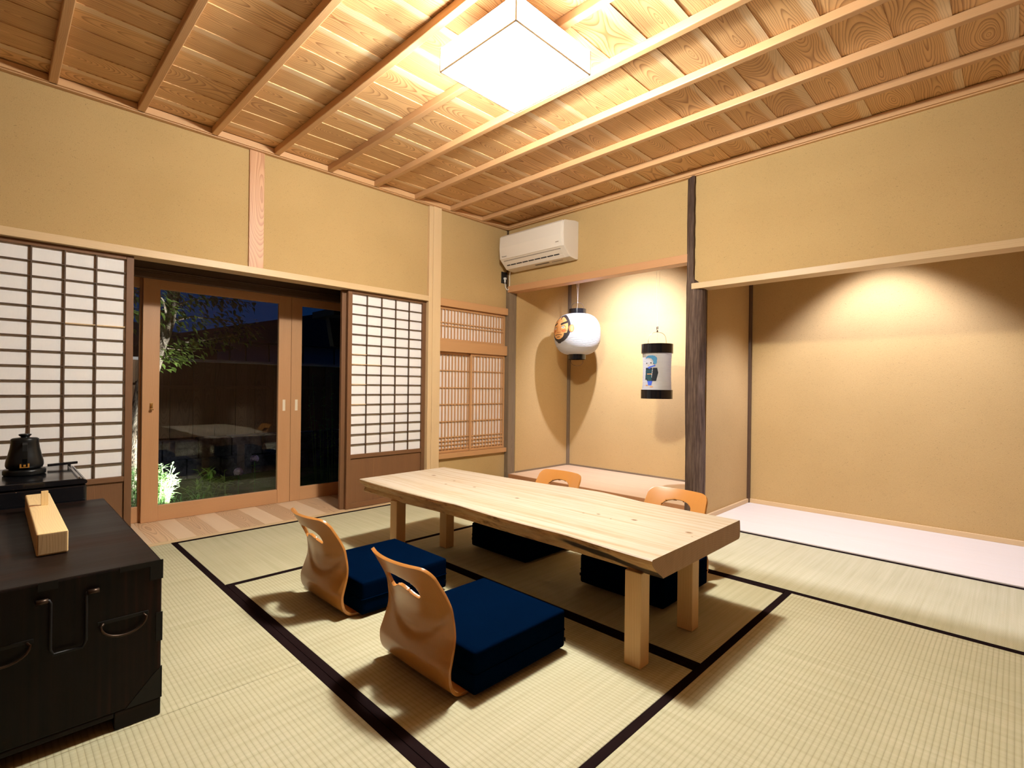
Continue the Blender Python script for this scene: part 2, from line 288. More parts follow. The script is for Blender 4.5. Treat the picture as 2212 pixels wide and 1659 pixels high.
# ------------------------------------------------------------------ mesh builder
class MB:
    def __init__(s): s.v = []; s.f = []; s.uv = []; s.rn = []; s.mi = []
    def face(s, idx, uvs, rnd, mi=0): s.f.append(tuple(idx)); s.uv.append(uvs); s.rn.append(rnd); s.mi.append(mi)
    def quad(s, pts, mi=0, uvs=None, rnd=None):
        b = len(s.v); s.v += [tuple(p) for p in pts]
        s.face(range(b, b+len(pts)), uvs or [(p[0], p[1]) for p in pts], rnd or (0.5, 0.5), mi)
    def hexa(s, P, g=0, mi=0, rnd=None):
        """eight corners: index bits x=1 y=2 z=4; g = grain axis"""
        rnd = rnd or (random.random(), random.random()); b = len(s.v); s.v += [tuple(p) for p in P]
        lo = [min(p[i] for p in P) for i in range(3)]; hi = [max(p[i] for p in P) for i in range(3)]; mid = [(lo[i]+hi[i])/2 for i in range(3)]
        for fi in ((0, 2, 3, 1), (4, 5, 7, 6), (0, 1, 5, 4), (2, 6, 7, 3), (0, 4, 6, 2), (1, 3, 7, 5)):
            pts = [P[i] for i in fi]
            ext = [max(p[k] for p in pts)-min(p[k] for p in pts) for k in range(3)]
            nax = min(range(3), key=lambda k: ext[k])
            oth = [k for k in range(3) if k != nax]
            if g in oth: vax = g; uax = [k for k in oth if k != g][0]
            else: uax, vax = oth
            s.face([b+i for i in fi], [(p[uax]-mid[uax], p[vax]-mid[vax]) for p in pts], rnd, mi)
    def box(s, x0, x1, y0, y1, z0, z1, g=None, mi=0, rnd=None):
        if g is None: g = max(range(3), key=lambda k: (x1-x0, y1-y0, z1-z0)[k])
        s.hexa([((x1 if i & 1 else x0), (y1 if i & 2 else y0), (z1 if i & 4 else z0)) for i in range(8)], g, mi, rnd); return s
    def prism(s, poly, axis, a0, a1, mi=0, g=None, cap=True):
        """poly in the two other axes (cyclic order kept), extruded on axis"""
        oth = [k for k in range(3) if k != axis]; n = len(poly); b = len(s.v); rnd = (random.random(), random.random())
        for a in (a0, a1):
            for p in poly:
                q = [0, 0, 0]; q[axis] = a; q[oth[0]] = p[0]; q[oth[1]] = p[1]; s.v.append(tuple(q))
        d = 0
        for i in range(n):
            j = (i+1) % n; e = math.dist(poly[i], poly[j])
            s.face((b+i, b+j, b+n+j, b+n+i), [(d, a0), (d+e, a0), (d+e, a1), (d, a1)], rnd, mi); d += e
        if cap:
            s.face([b+i for i in range(n)][::-1], [tuple(p) for p in poly][::-1], rnd, mi); s.face([b+n+i for i in range(n)], [tuple(p) for p in poly], rnd, mi)
        return s
    def lathe(s, prof, c=(0, 0, 0), n=32, mi=0, cap=True, sx=1, sy=1):
        b = len(s.v); m = len(prof); rnd = (0.4, 0.6)
        for r, z in prof:
            for i in range(n):
                a = 2*pi*i/n; s.v.append((c[0]+sx*r*math.cos(a), c[1]+sy*r*math.sin(a), c[2]+z))
        for k in range(m-1):
            for i in range(n):
                j = (i+1) % n
                s.face((b+k*n+i, b+k*n+j, b+(k+1)*n+j, b+(k+1)*n+i), [(i/n, prof[k][1]), ((i+1)/n, prof[k][1]), ((i+1)/n, prof[k+1][1]), (i/n, prof[k+1][1])], rnd, mi)
        if cap:
            s.face([b+i for i in range(n)][::-1], [(0, 0)]*n, rnd, mi); s.face([b+(m-1)*n+i for i in range(n)], [(0, 0)]*n, rnd, mi)
        return s
    def tube(s, pts, r, n=8, mi=0, cap=True):
        P = [Vector(p) for p in pts]; R = r if isinstance(r, (list, tuple)) else [r]*len(P); b = len(s.v); up = None; rnd = (random.random(), random.random()); L = 0
        for i, p in enumerate(P):
            d = (P[min(i+1, len(P)-1)]-P[max(i-1, 0)]).normalized()
            if up is None: up = d.orthogonal().normalized()
            up = (up-d*up.dot(d)).normalized(); w = d.cross(up)
            for k in range(n): s.v.append(tuple(p+(up*math.cos(2*pi*k/n)+w*math.sin(2*pi*k/n))*R[i]))
        for i in range(len(P)-1):
            e = (P[i+1]-P[i]).length
            for k in range(n):
                j = (k+1) % n; s.face((b+i*n+k, b+i*n+j, b+(i+1)*n+j, b+(i+1)*n+k), [(R[i]*k*6/n, L), (R[i]*(k+1)*6/n, L), (R[i]*(k+1)*6/n, L+e), (R[i]*k*6/n, L+e)], rnd, mi)
            L += e
        if cap: s.face([b+k for k in range(n)][::-1], [(0, 0)]*n, rnd, mi); s.face([b+(len(P)-1)*n+k for k in range(n)], [(0, 0)]*n, rnd, mi)
        return s
    def build(s, name, mats, parent=None, smooth=False, bevel=0, seg=2, at=None):
        me = bpy.data.meshes.new(name)
        vs = s.v if at is None else [(p[0]-at[0], p[1]-at[1], p[2]-at[2]) for p in s.v]
        me.from_pydata(vs, [], s.f)
        for nm, dat in (('UVMap', s.uv), ('Rnd', None)):
            l = me.uv_layers.new(name=nm); k = 0
            for fi, f in enumerate(s.f):
                for c in range(len(f)):
                    l.data[k].uv = dat[fi][c] if dat is not None else s.rn[fi]; k += 1
        for m in (mats if isinstance(mats, (list, tuple)) else [mats]): me.materials.append(M[m])
        for p, mi in zip(me.polygons, s.mi): p.material_index = mi; p.use_smooth = smooth
        me.update(); o = bpy.data.objects.new(name, me); C.objects.link(o)
        if at is not None: o.location = at
        if parent is not None: o.parent = parent
        if bevel:
            b = o.modifiers.new('bevel', 'BEVEL'); b.width = bevel; b.segments = seg; b.limit_method = 'ANGLE'; b.harden_normals = False
        return o
def tag(o, label=None, cat=None, group=None, kind=None):
    if label: o['label'] = label
    if cat: o['category'] = cat
    if group: o['group'] = group
    if kind: o['kind'] = kind
    return o
def empty(name, loc=(0, 0, 0), rz=0, **k):
    o = bpy.data.objects.new(name, None); C.objects.link(o); o.location = loc; o.rotation_euler = (0, 0, rz); o.empty_display_size = 0.1
    return tag(o, **k)
TR = [0]
def trim(mb, mats, **k):
    TR[0] += 1; return tag(mb.build('trim_%d' % TR[0], mats, **k), kind='structure')
def struct(name, mb, mats, **k): return tag(mb.build(name, mats, **k), kind='structure')
def copy_tree(o, parent=None):
    c = o.copy(); C.objects.link(c); c.parent = parent
    for ch in o.children: copy_tree(ch, c)
    return c

# ------------------------------------------------------------------ room shell
CZ = 2.62; XR = 4.8; YB = -4.9
struct('floor', MB().box(-0.05, XR, YB, 0.0, -0.16, -0.055, g=1), 'dark')
# left wall (garden side)
b = MB(); b.box(-0.10, 0, YB, 0, 1.772, CZ+0.02); b.box(-0.10, 0, -0.872, -0.0, 0, 0.32); b.box(-0.10, 0, YB, -3.92, 0, 1.772)
struct('wall_left', b, 'plaster')
# right wall with two alcoves
b = MB()
b.box(0.0, 1.95, 0, 0.07, 1.99, CZ+0.02); b.box(2.006, XR, -0.012, 0.07, 1.765, CZ+0.02)
b.box(1.972, 2.07, 0.07, 0.95, 0, 2.50)                        # partition between the alcoves
b.box(-0.04, 0.06, 0.085, 1.05, -0.05, 2.45); b.box(0.06, 1.972, 0.95, 1.05, -0.05, 2.45)
b.box(2.07, XR, 0.93, 1.05, -0.05, 2.50); b.box(1.972, 2.07, 0.95, 1.05, 0, 2.45)
struct('wall_right', b, 'plaster')
b = MB(); b.box(XR, XR+0.1, YB, 1.05, -0.05, CZ+0.02); struct('wall_east', b, 'darkbrown')
b = MB(); b.box(-0.1, XR, YB-0.1, YB, -0.05, CZ+0.02); struct('wall_back', b, 'darkbrown')
# alcove ceilings
b = MB(); b.box(-0.04, 1.972, 0.07, 0.95, 2.35, 2.40, g=0); b.box(2.07, XR, 0.07, 0.93, 2.45, 2.50, g=0); struct('ceiling_alcove', b, 'cedar')
# ceiling of lapped cedar boards, running parallel to the garden wall
b = MB(); x = 2.69-0.207*13
while x < XR:
    x1 = min(x+0.207, XR); x0 = max(x, -0.0)
    z0, z1 = CZ+0.0045, CZ
    P = [((x1 if i & 1 else x0), (0 if i & 2 else YB), ((z1 if i & 1 else z0)+(0.012 if i & 4 else 0))) for i in range(8)]
    b.hexa(P, 1, 0, (random.random(), random.random())); x += 0.207
b.box(-0.05, XR+0.05, YB, 0.05, CZ+0.03, CZ+0.06)
struct('ceiling', b, 'cedar')
# battens
for k in range(12):
    y = -0.375-0.3885*k
    trim(MB().box(0.03, XR, y-0.019, y+0.019, 2.580, CZ+0.002, g=0), 'batten', bevel=0.004)
# cornices
b = MB(); b.box(0, 0.045, YB, 0, 2.580, CZ); b.box(0, 0.035, YB, 0, 2.572, 2.580); trim(b, 'batten', bevel=0.003)
b = MB(); b.box(0, XR, -0.045, 0.0, 2.580, CZ); b.box(0, XR, -0.035, 0, 2.572, 2.580); trim(b, 'batten', bevel=0.003)
# long head beam over the screens, short strut, main post
trim(MB().box(-0.10, 0.03, YB, -1.0, 1.730, 1.776, g=1), 'pale', bevel=0.003)
trim(MB().box(-0.02, 0.012, -2.483, -2.387, 1.774, 2.575, g=2), 'sashflat', bevel=0.002)
b = MB(); b.box(-0.09, 0.035, -0.958, -0.872, 0, 2.575, g=2); b.box(-0.09, 0.028, -0.998, -0.9575, 0, 2.575, g=2); trim(b, 'pale', bevel=0.003)
# far corner posts
trim(MB().box(-0.02, 0.052, -0.014, 0.086, 0, 1.995, g=2), 'grey', bevel=0.003)
trim(MB().box(-0.01, 0.016, -0.012, 0.0, 1.995, 2.575, g=2), 'dark')
trim(MB().box(0.058, 0.088, 0.922, 0.952, 0.09, 2.35, g=2), 'grey', bevel=0.004)
trim(MB().box(2.045, 2.092, 0.90, 0.934, 0.0, 2.45, g=2), 'dark', bevel=0.008)
# lintels
trim(MB().box(0.030, 1.95, -0.022, 0.08, 1.938, 2.002, g=0), 'sash', bevel=0.003)
trim(MB().box(1.994, XR, -0.045, 0.085, 1.726, 1.770, g=0), 'pale', bevel=0.003)
# rustic log pillar
b = MB(); n = 40; rings = 60; base = len(b.v)
for k in range(rings+1):
    z = 2.575*k/rings
    for i in range(n):
        a = 2*pi*i/n
        r = 0.071+0.003*math.sin(3*a+z*1.7)+0.0025*math.sin(7*a-z*4)+0.003*math.sin(z*5.1)*math.cos(a)+random.uniform(-.0007, .0007)
        if z > 1.77: r *= 0.97
        px, py = 2.002+r*math.cos(a), 0.03+r*math.sin(a)
        if z > 1.77: px = min(px, 2.007+0.002*math.sin(z*40))
        b.v.append((px, py, z))
for k in range(rings):
    for i in range(n):
        j = (i+1) % n; b.face((k*n+i, k*n+j, (k+1)*n+j, (k+1)*n+i), [(0, 0)]*4, (0.5, 0.5), 0)
trim(b, 'log', smooth=True)
# alcove floors
b = MB(); b.box(0.052, 1.99, 0.008, 0.955, 0.0, 0.095, g=0); struct('floor_niche', b, 'niche', bevel=0.003)
trim(MB().box(0.052, 1.95, -0.006, 0.010, 0.0, 0.0955, g=0), 'fascia', bevel=0.003)
struct('floor_alcove', MB().box(2.05, XR, -0.035, 0.932, -0.05, 0.006, g=0), 'white')
b = MB(); b.box(2.07, XR, 0.915, 0.931, 0.006, 0.040, g=0); b.box(2.069, 2.085, 0.03, 0.915, 0.006, 0.040, g=1); struct('baseboard_right', b, 'pale', bevel=0.002)
b = MB(); b.box(0.06, 1.97, 0.944, 0.951, 0.095, 0.112, g=0); b.box(0.058, 0.066, 0.086, 0.945, 0.095, 0.112, g=1); struct('baseboard_niche', b, 'grey', bevel=0.002)
# veranda deck strip between screens and glass
b = MB(); y = -4.9; DK = 0
while y < -0.95:
    w = random.choice((0.105, 0.13, 0.16)); b.box(-0.66, -0.002, y, min(y+w-0.0008, -0.9), -0.05, 0.0, g=0, mi=DK % 2); y += w; DK += 1
struct('floor_veranda', b, ['deck', 'deckpale'])
trim(MB().box(-0.001, 0.049, YB, -1.0, -0.05, 0.002, g=1), 'pale')
# veranda lintel, soffit
b = MB(); b.box(-0.66, -0.50, YB, -1.75, 1.738, 1.95, g=1); b.box(-0.66, -0.50, -1.75, -0.9, 1.738, 1.885, g=1); b.box(-0.56, -0.50, YB, -0.9, 1.702, 1.738, g=1); b.box(-0.51, -0.492, YB, -0.9, 1.752, 1.760, g=1); trim(b, 'dark', bevel=0.003)
b = MB(); b.box(-0.70, -0.10, YB, -0.9, 1.95, 1.98, g=0); trim(b, 'dark')
b = MB(); b.box(-0.66, -0.10, -0.93, -0.88, -0.05, 1.95, g=2); b.box(-0.66, -0.10, -4.9, -4.85, -0.05, 1.95); trim(b, 'dark')
b = MB(); b.box(-0.70, -0.55, YB, -0.9, -0.14, -0.052, g=1); trim(b, 'sash')

# ------------------------------------------------------------------ garden window in the left wall (small latticed window)
w1 = tag(empty('window_1', (0, -0.44, 0)), kind='structure')
def wpart(name, b, mats, par, **k): return b.build(name, mats, None, **k) if par is None else setp(b.build(name, mats, **k), par)
def setp(o, p):
    o.parent = p; o.matrix_parent_inverse = Matrix.Identity(4)
    q = p; off = Vector((0, 0, 0))
    while q is not None: off += q.location; q = q.parent
    o.location = o.location-off; return o
setp(MB().box(-0.09, 0.032, -0.872, -0.012, 1.708, 1.776, g=1).build('head_board', 'lat', bevel=0.003), w1)
setp(MB().box(-0.09, 0.026, -0.872, -0.012, 1.296, 1.394, g=1).build('transom_board', 'lat', bevel=0.003), w1)
setp(MB().box(-0.09, 0.030, -0.872, -0.012, 0.318, 0.362, g=1).build('sill', 'lat', bevel=0.003), w1)
def panel(name, y0, y1, z0, z1, xf, nb, hz, fr=0.022, paper='paper2', par=None, mat='lat', bar=0.0085, frz=None):
    """lattice panel: frame, vertical and horizontal bars, paper behind"""
    e = MB(); d = 0.022; fz = frz or fr
    e.box(xf-d, xf, y0, y0+fr, z0, z1, g=2); e.box(xf-d, xf, y1-fr, y1, z0, z1, g=2); e.box(xf-d, xf, y0+fr, y1-fr, z0, z0+fz, g=1); e.box(xf-d, xf, y0+fr, y1-fr, z1-fz, z1, g=1)
    fo = setp(e.build(name, mat, bevel=0.0015), par); e = MB()
    for i in range(nb):
        yy = y0+fr+(y1-y0-2*fr)*(i+0.5)/nb; e.box(xf-0.016, xf-0.004, yy-bar/2, yy+bar/2, z0+fz, z1-fz, g=2)
    for t in hz:
        zz = z0+fz+(z1-z0-2*fz)*t; e.box(xf-0.014, xf-0.003, y0+fr, y1-fr, zz-bar/2, zz+bar/2, g=1)
    setp(e.build('lattice', mat), fo)
    setp(MB().box(xf-0.0195, xf-0.018, y0+fr, y1-fr, z0+fz, z1-fz).build('paper', paper), fo); return fo
panel('transom_panel', -0.868, -0.02, 1.396, 1.706, 0.0, 21, (0.44, 0.55), par=w1)
hz = [1-q for q in (0.165, 0.345, 0.52, 0.70, 0.865, 0.905, 0.945, 0.985)]
panel('sliding_panel', -0.870, -0.446, 0.364, 1.294, -0.024, 10, hz, par=w1)
panel('sliding_panel', -0.478, -0.02, 0.364, 1.294, 0.0, 10, hz, par=w1)

# ------------------------------------------------------------------ shoji screens
def shoji(y0, y1, xf, label, pale):
    t = tag(empty('shoji_screen', (xf, (y0+y1)/2, 0.003)), label, 'sliding screen')
    d = 0.030; st = 0.036
    e = MB(); e.box(xf-d, xf, y0, y0+st, 0.003, 1.729, g=2); e.box(xf-d, xf, y1-st, y1, 0.003, 1.729, g=2)
    e.box(xf-d, xf, y0+st, y1-st, 1.705, 1.729, g=1); e.box(xf-d, xf, y0+st, y1-st, 0.398, 0.428, g=1); e.box(xf-d, xf, y0+st, y1-st, 0.003, 0.045, g=1)
    setp(e.build('frame', 'darkbrown', bevel=0.002), t)
    setp(MB().box(xf-0.022, xf-0.012, y0+st, y1-st, 0.045, 0.398, g=2).build('wooden_panel', 'darkbrown'), t)
    e = MB(); ya, yb, za, zb = y0+st, y1-st, 0.428, 1.705; nc, nr = 5, 16
    for i in range(1, nc): yy = ya+(yb-ya)*i/nc; e.box(xf-0.019, xf-0.004, yy-0.0032, yy+0.0032, za, zb, g=2)
    for r in range(1, nr):
        zz = zb-(zb-za)*r/nr
        for c in range(nc):
            p = (r, c) in pale
            e.box(xf-0.018, xf-0.0045, ya+(yb-ya)*c/nc+0.0032, ya+(yb-ya)*(c+1)/nc-0.0032, zz-0.0026, zz+0.0026, g=1, mi=1 if p else 0)
    setp(e.build('lattice', ['dark', 'pale']), t)
    setp(MB().box(xf-0.0225, xf-0.0205, ya, yb, za, zb).build('paper', 'paper'), t); return t
shoji(-3.866, -3.112, -0.008, 'dark framed paper screen slid to the far left behind the kettle', {(5, 4), (5, 3)})
shoji(-1.742, -1.000, -0.008, 'dark framed paper screen standing against the pale main post', {(6, 0), (7, 0), (7, 1), (9, 0), (11, 0)})
tag(MB().box(-0.075, -0.045, -1.775, -1.04, 0.003, 1.729, g=2).build('screen_panel', 'darkbrown', bevel=0.003), 'edge of a second dark wooden screen parked behind the right paper screen', 'sliding screen')

# ------------------------------------------------------------------ glass sliding doors
DN = [0]
def gdoor(y0, y1, xf, sl, sr, pulls):
    DN[0] += 1; t = tag(empty('door_%d' % DN[0], (xf, (y0+y1)/2, 0.0)), kind='structure'); d = 0.034
    e = MB(); e.box(xf-d, xf, y0, y0+sl, 0.001, 1.735, g=2); e.box(xf-d, xf, y1-sr, y1, 0.001, 1.735, g=2); setp(e.build('stile', 'sash', bevel=0.002), t)
    e = MB(); e.box(xf-d, xf-0.003, y0+sl, y1-sr, 0.001, 0.112, g=1); e.box(xf-d, xf-0.003, y0+sl, y1-sr, 1.643, 1.735, g=1); setp(e.build('rail', 'sash', bevel=0.002), t)
    setp(MB().box(xf-0.022, xf-0.017, y0+sl, y1-sr, 0.112, 1.643).build('pane', 'glass'), t)
    for yy in pulls:
        e = MB(); z0, z1 = 0.76, 0.852
        e.box(xf-0.002, xf+0.0012, yy-0.011, yy-0.008, z0, z1); e.box(xf-0.002, xf+0.0012, yy+0.008, yy+0.011, z0, z1); e.box(xf-0.002, xf+0.0012, yy-0.008, yy+0.008, z0, z0+0.003); e.box(xf-0.002, xf+0.0012, yy-0.008, yy+0.008, z1-0.003, z1)
        e.box(xf-0.002, xf+0.0002, yy-0.008, yy+0.008, z0+0.003, z1-0.003); setp(e.build('finger_pull', 'tan'), t)
    return t
d1 = gdoor(-2.967, -1.946, -0.590, 0.100, 0.100, [-2.000])
gdoor(-1.944, -0.935, -0.590, 0.088, 0.09, [-1.898])
gdoor(-3.95, -2.93, -0.628, 0.10, 0.05, [])
e = MB(); xf = -0.590; e.box(xf, xf+0.004, -2.922, -2.904, 0.80, 0.838); e.tube([(xf+0.004, -2.913, 0.826), (xf+0.018, -2.913, 0.826), (xf+0.020, -2.913, 0.80)], 0.004); e.lathe([(0.001, -.004), (0.010, -.004), (0.010, 0.003), (0.001, .003)], (xf+0.02, -2.913, 0.792), 14)
setp(e.build('latch', 'gold', bevel=0.001), d1)

# ------------------------------------------------------------------ tatami mats (each lies in the floor, top at z = 0)
def mat(x0, x1, y0, y1, along, label, heri='both'):
    cx, cy = (x0+x1)/2, (y0+y1)/2; L = (x1-x0) if along == 'x' else (y1-y0); Wd = (y1-y0) if along == 'x' else (x1-x0)
    t = tag(empty('tatami_mat', (cx, cy, -0.055), 0 if along == 'x' else pi/2), label, 'tatami mat', 'rush mats covering the floor')
    g = 0.0006; hw = 0.031
    o = MB().box(-L/2+g, L/2-g, -Wd/2+g, Wd/2-g, 0, 0.0540, g=0).build('woven_surface', 'tatami', t, bevel=0.003)
    for s in (-1, 1):
        a, c = sorted((s*(Wd/2-g-0.0002), s*(Wd/2-hw)))
        MB().box(-L/2+g, L/2-g, a, c, 0.0005, 0.0552, g=0).build('edge_band', 'heri', t, bevel=0.001)
    return t
Y4, Y3, Y2, Y1 = -2.890, -1.934, -0.9645, -0.035; X1, X2, X3 = 0.049, 1.020, 2.932
mat(X1, X2, Y4, Y2, 'y', 'greenish tatami mat running along the garden doors, left of the table')
mat(X2, X3, Y4, Y3, 'x', 'tatami mat under the two near floor chairs')
mat(X2, X3, Y3, Y2, 'x', 'tatami mat under the far side of the table and the far cushions')
mat(X3, X3+0.955, Y4, Y2, 'y', 'ribbed tatami mat in the right foreground, holding the shadow of the table end')
mat(X1, 1.98, Y2, Y1, 'x', 'tatami mat behind the far chairs, in front of the lantern niche')
mat(1.98, 3.89, Y2, Y1, 'x', 'smooth lit tatami mat in front of the wide alcove board')
mat(X1, 1.94, Y4-0.955, Y4, 'x', 'tatami mat under the dark chest at the left')
mat(1.94, 3.85, Y4-0.955, Y4, 'x', 'tatami mat in the left foreground, in front of the dark chest')
struct('floor_side', MB().box(3.892, XR-.002, Y4, Y1, -0.054, -0.001, g=1), 'tatami')

# ------------------------------------------------------------------ table
tb = tag(empty('low_table', (1.88, -1.77, 0)), 'long low table, one thick pale live-edge slab on four square legs', 'table')
near_t = [(0.897, -2.131), (1.159, -2.142), (1.435, -2.141), (1.673, -2.135), (1.8, -2.120), (1.955, -2.130), (2.088, -2.138), (2.263, -2.138), (2.463, -2.130), (2.574, -2.137), (2.7, -2.148), (2.811, -2.155), (2.877, -2.156)]
near_b = [(0.885, -2.104), (1.182, -2.104), (1.352, -2.106), (1.619, -2.083), (1.876, -2.081), (2.184, -2.085), (2.424, -2.081), (2.656, -2.083), (2.819, -2.089), (2.877, -2.087)]
far_t = [(0.880, -1.472), (1.075, -1.463), (1.494, -1.434), (1.784, -1.410), (1.978, -1.372), (2.137, -1.358), (2.303, -1.384), (2.409, -1.406), (2.533, -1.406), (2.694, -1.412), (2.877, -1.406)]
def interp(t, x):
    if x <= t[0][0]: return t[0][1]
    for (a, p), (c, q) in zip(t, t[1:]):
        if x <= c: return p+(q-p)*(x-a)/(c-a)
    return t[-1][1]
b = MB(); ns = 60; x0, x1 = 0.905, 2.877; sec = []
for i in range(ns+1):
    x = x0+(x1-x0)*i/ns; a, c, f = interp(near_t, x), interp(near_b, x), interp(far_t, x)
    wv = 0.004*math.sin(x*17)+0.003*math.sin(x*31+1)
    xe = lambda y: x-0.025*(1-(i/ns))*((y+2.13)/0.7)
    sec.append([(xe(a), a+0.003, .415), (xe(a), a-0.001, .411), (x, a+0.000, .398), (x, a+0.014+wv, .384), (x, a+0.038+wv, .364), (x, c+wv*.5, .342), (x, c+0.006, .335),
                (xe(f), f-0.008, .335), (xe(f), f+0.004, .342), (xe(f), f+0.008, .37), (xe(f), f+0.004, .408), (xe(f), f, .415)])
n = len(sec[0])
for s in sec: b.v += s
for i in range(ns):
    for k in range(n):
        j = (k+1) % n; mi = 0 if k == n-1 else (1 if (1 <= k <= 5 or 7 <= k <= 9) else 0)
        b.face((i*n+j, i*n+k, (i+1)*n+k, (i+1)*n+j), [(0, 0)]*4, (.5, .5), mi)
b.face([k for k in range(n)], [(0, 0)]*n, (.5, .5), 2); b.face([ns*n+k for k in range(n)][::-1], [(0, 0)]*n, (.5, .5), 2)
o = b.build('tabletop', ['hinoki', 'live', 'endgrain']); setp(o, tb)
for (lx, ly) in ((2.738, -2.100), (2.738, -1.700), (1.216, -2.112), (1.216, -1.762)):
    setp(MB().box(lx, lx+0.066, ly, ly+0.060, 0.0, 0.336, g=2).build('leg', 'legs', bevel=0.003), tb)

# ------------------------------------------------------------------ floor chairs and cushions
def make_chair():
    r = empty('floor_chair')
    edge = [(0.30, 0.006), (0.15, 0.006), (0.03, 0.006), (-0.012, 0.009), (-0.035, 0.018), (-0.052, 0.036), (-0.060, 0.062), (-0.059, 0.095), (-0.047, 0.133), (-0.036, 0.168), (-0.031, 0.20), (-0.034, 0.24), (-0.046, 0.28), (-0.064, 0.32), (-0.087, 0.36), (-0.112, 0.40), (-0.128, 0.424)]
    # resample by arc length
    L = [0]
    for p, q in zip(edge, edge[1:]): L.append(L[-1]+math.dist(p, q))
    T = L[-1]
    def prof(t):
        for i in range(len(L)-1):
            if t <= L[i+1]+1e-9:
                k = (t-L[i])/(L[i+1]-L[i])
                # catmull-rom for smoothness
                p0 = edge[max(i-1, 0)]; p1 = edge[i]; p2 = edge[i+1]; p3 = edge[min(i+2, len(edge)-1)]
                return tuple(0.5*((2*p1[c])+(-p0[c]+p2[c])*k+(2*p0[c]-5*p1[c]+4*p2[c]-p3[c])*k*k+(-p0[c]+3*p1[c]-3*p2[c]+p3[c])*k**3) for c in (0, 1))
        return edge[-1]
    Wz = [(0, .192), (.05, .200), (.10, .199), (.16, .193), (.22, .187), (.30, .181), (.40, .172), (.43, .169)]
    Cz = [(0, 0), (.03, .004), (.08, .010), (.14, .022), (.20, .036), (.30, .044), (.43, .040)]
    hole = []
    zc0 = T-0.112
    for k in range(0, 13): a = pi*k/12; hole.append((0.086*math.cos(a), zc0+0.048*math.sin(a)**0.8))
    hole += [(-0.085, zc0-0.020), (-0.074, zc0-0.030), (-0.050, zc0-0.022), (-0.030, zc0-0.010), (-0.012, zc0-0.001), (0.0, zc0+0.001), (0.012, zc0-0.001), (0.030, zc0-0.010), (0.050, zc0-0.022), (0.074, zc0-0.030), (0.085, zc0-0.020)]
    NU, NV = 100, 150; rc = 0.045
    def wid(t):
        w = interp(Wz, prof(t)[1]); d = T-t
        if d < rc: w -= rc-math.sqrt(max(rc*rc-(rc-d)**2, 0))
        d = t
        if d < rc: w -= rc-math.sqrt(max(rc*rc-(rc-d)**2, 0))
        return w
    def inside(p):
        c = False; j = len(hole)-1
        for i in range(len(hole)):
            if (hole[i][1] > p[1]) != (hole[j][1] > p[1]) and p[0] < (hole[j][0]-hole[i][0])*(p[1]-hole[i][1])/(hole[j][1]-hole[i][1])+hole[i][0]: c = not c
            j = i
        return c
    def near(p):
        best = (9, p)
        for i in range(len(hole)):
            a, c = hole[i-1], hole[i]; dx, dy = c[0]-a[0], c[1]-a[1]; L2 = dx*dx+dy*dy
            k = max(0, min(1, ((p[0]-a[0])*dx+(p[1]-a[1])*dy)/L2)); q = (a[0]+k*dx, a[1]+k*dy); d = math.dist(p, q)
            if d < best[0]: best = (d, q)
        return best
    G = []
    tv = [T*(1-(1-j/NV)**1.15) if j < NV else T for j in range(NV+1)]
    for j in range(NV+1):
        row = []
        for i in range(NU+1):
            t = tv[j]; p = ((2*i/NU-1)*wid(t), t); d, q = near(p)
            if d < 0.0034 and T-t > 0.01: p = q
            row.append(p)
        G.append(row)
    b = MB()
    for j in range(NV+1):
        for i in range(NU+1):
            a, t = G[j][i]; y, z = prof(min(t, T)); w = interp(Wz, z); s = a/w
            c = interp(Cz, z); y = y-c*(1-s*s)
            zcre = 0.155+0.115*s*s
            if t > L[3]:
                k = 1/(1+math.exp((z-zcre)/0.009)); fade = min(1, max(0, (z-0.03)/0.07)); y -= 0.011*k*fade*(1-0.4*s*s)
            b.v.append((a, y, max(z, 0.006)))
    for j in range(NV):
        for i in range(NU):
            q = [G[j][i], G[j][i+1], G[j+1][i+1], G[j+1][i]]; cc = (sum(p[0] for p in q)/4, sum(p[1] for p in q)/4)
            if inside(cc): continue
            b.face((j*(NU+1)+i, j*(NU+1)+i+1, (j+1)*(NU+1)+i+1, (j+1)*(NU+1)+i), [(p[0], p[1]) for p in q], (0.3, 0.4), 0)
    o = b.build('plywood_shell', 'chair', r, smooth=True)
    m = o.modifiers.new('solid', 'SOLIDIFY'); m.thickness = 0.011; m.offset = 0
    m = o.modifiers.new('bev', 'BEVEL'); m.width = 0.002; m.segments = 2; m.limit_method = 'ANGLE'; m.angle_limit = math.radians(50)
    return r
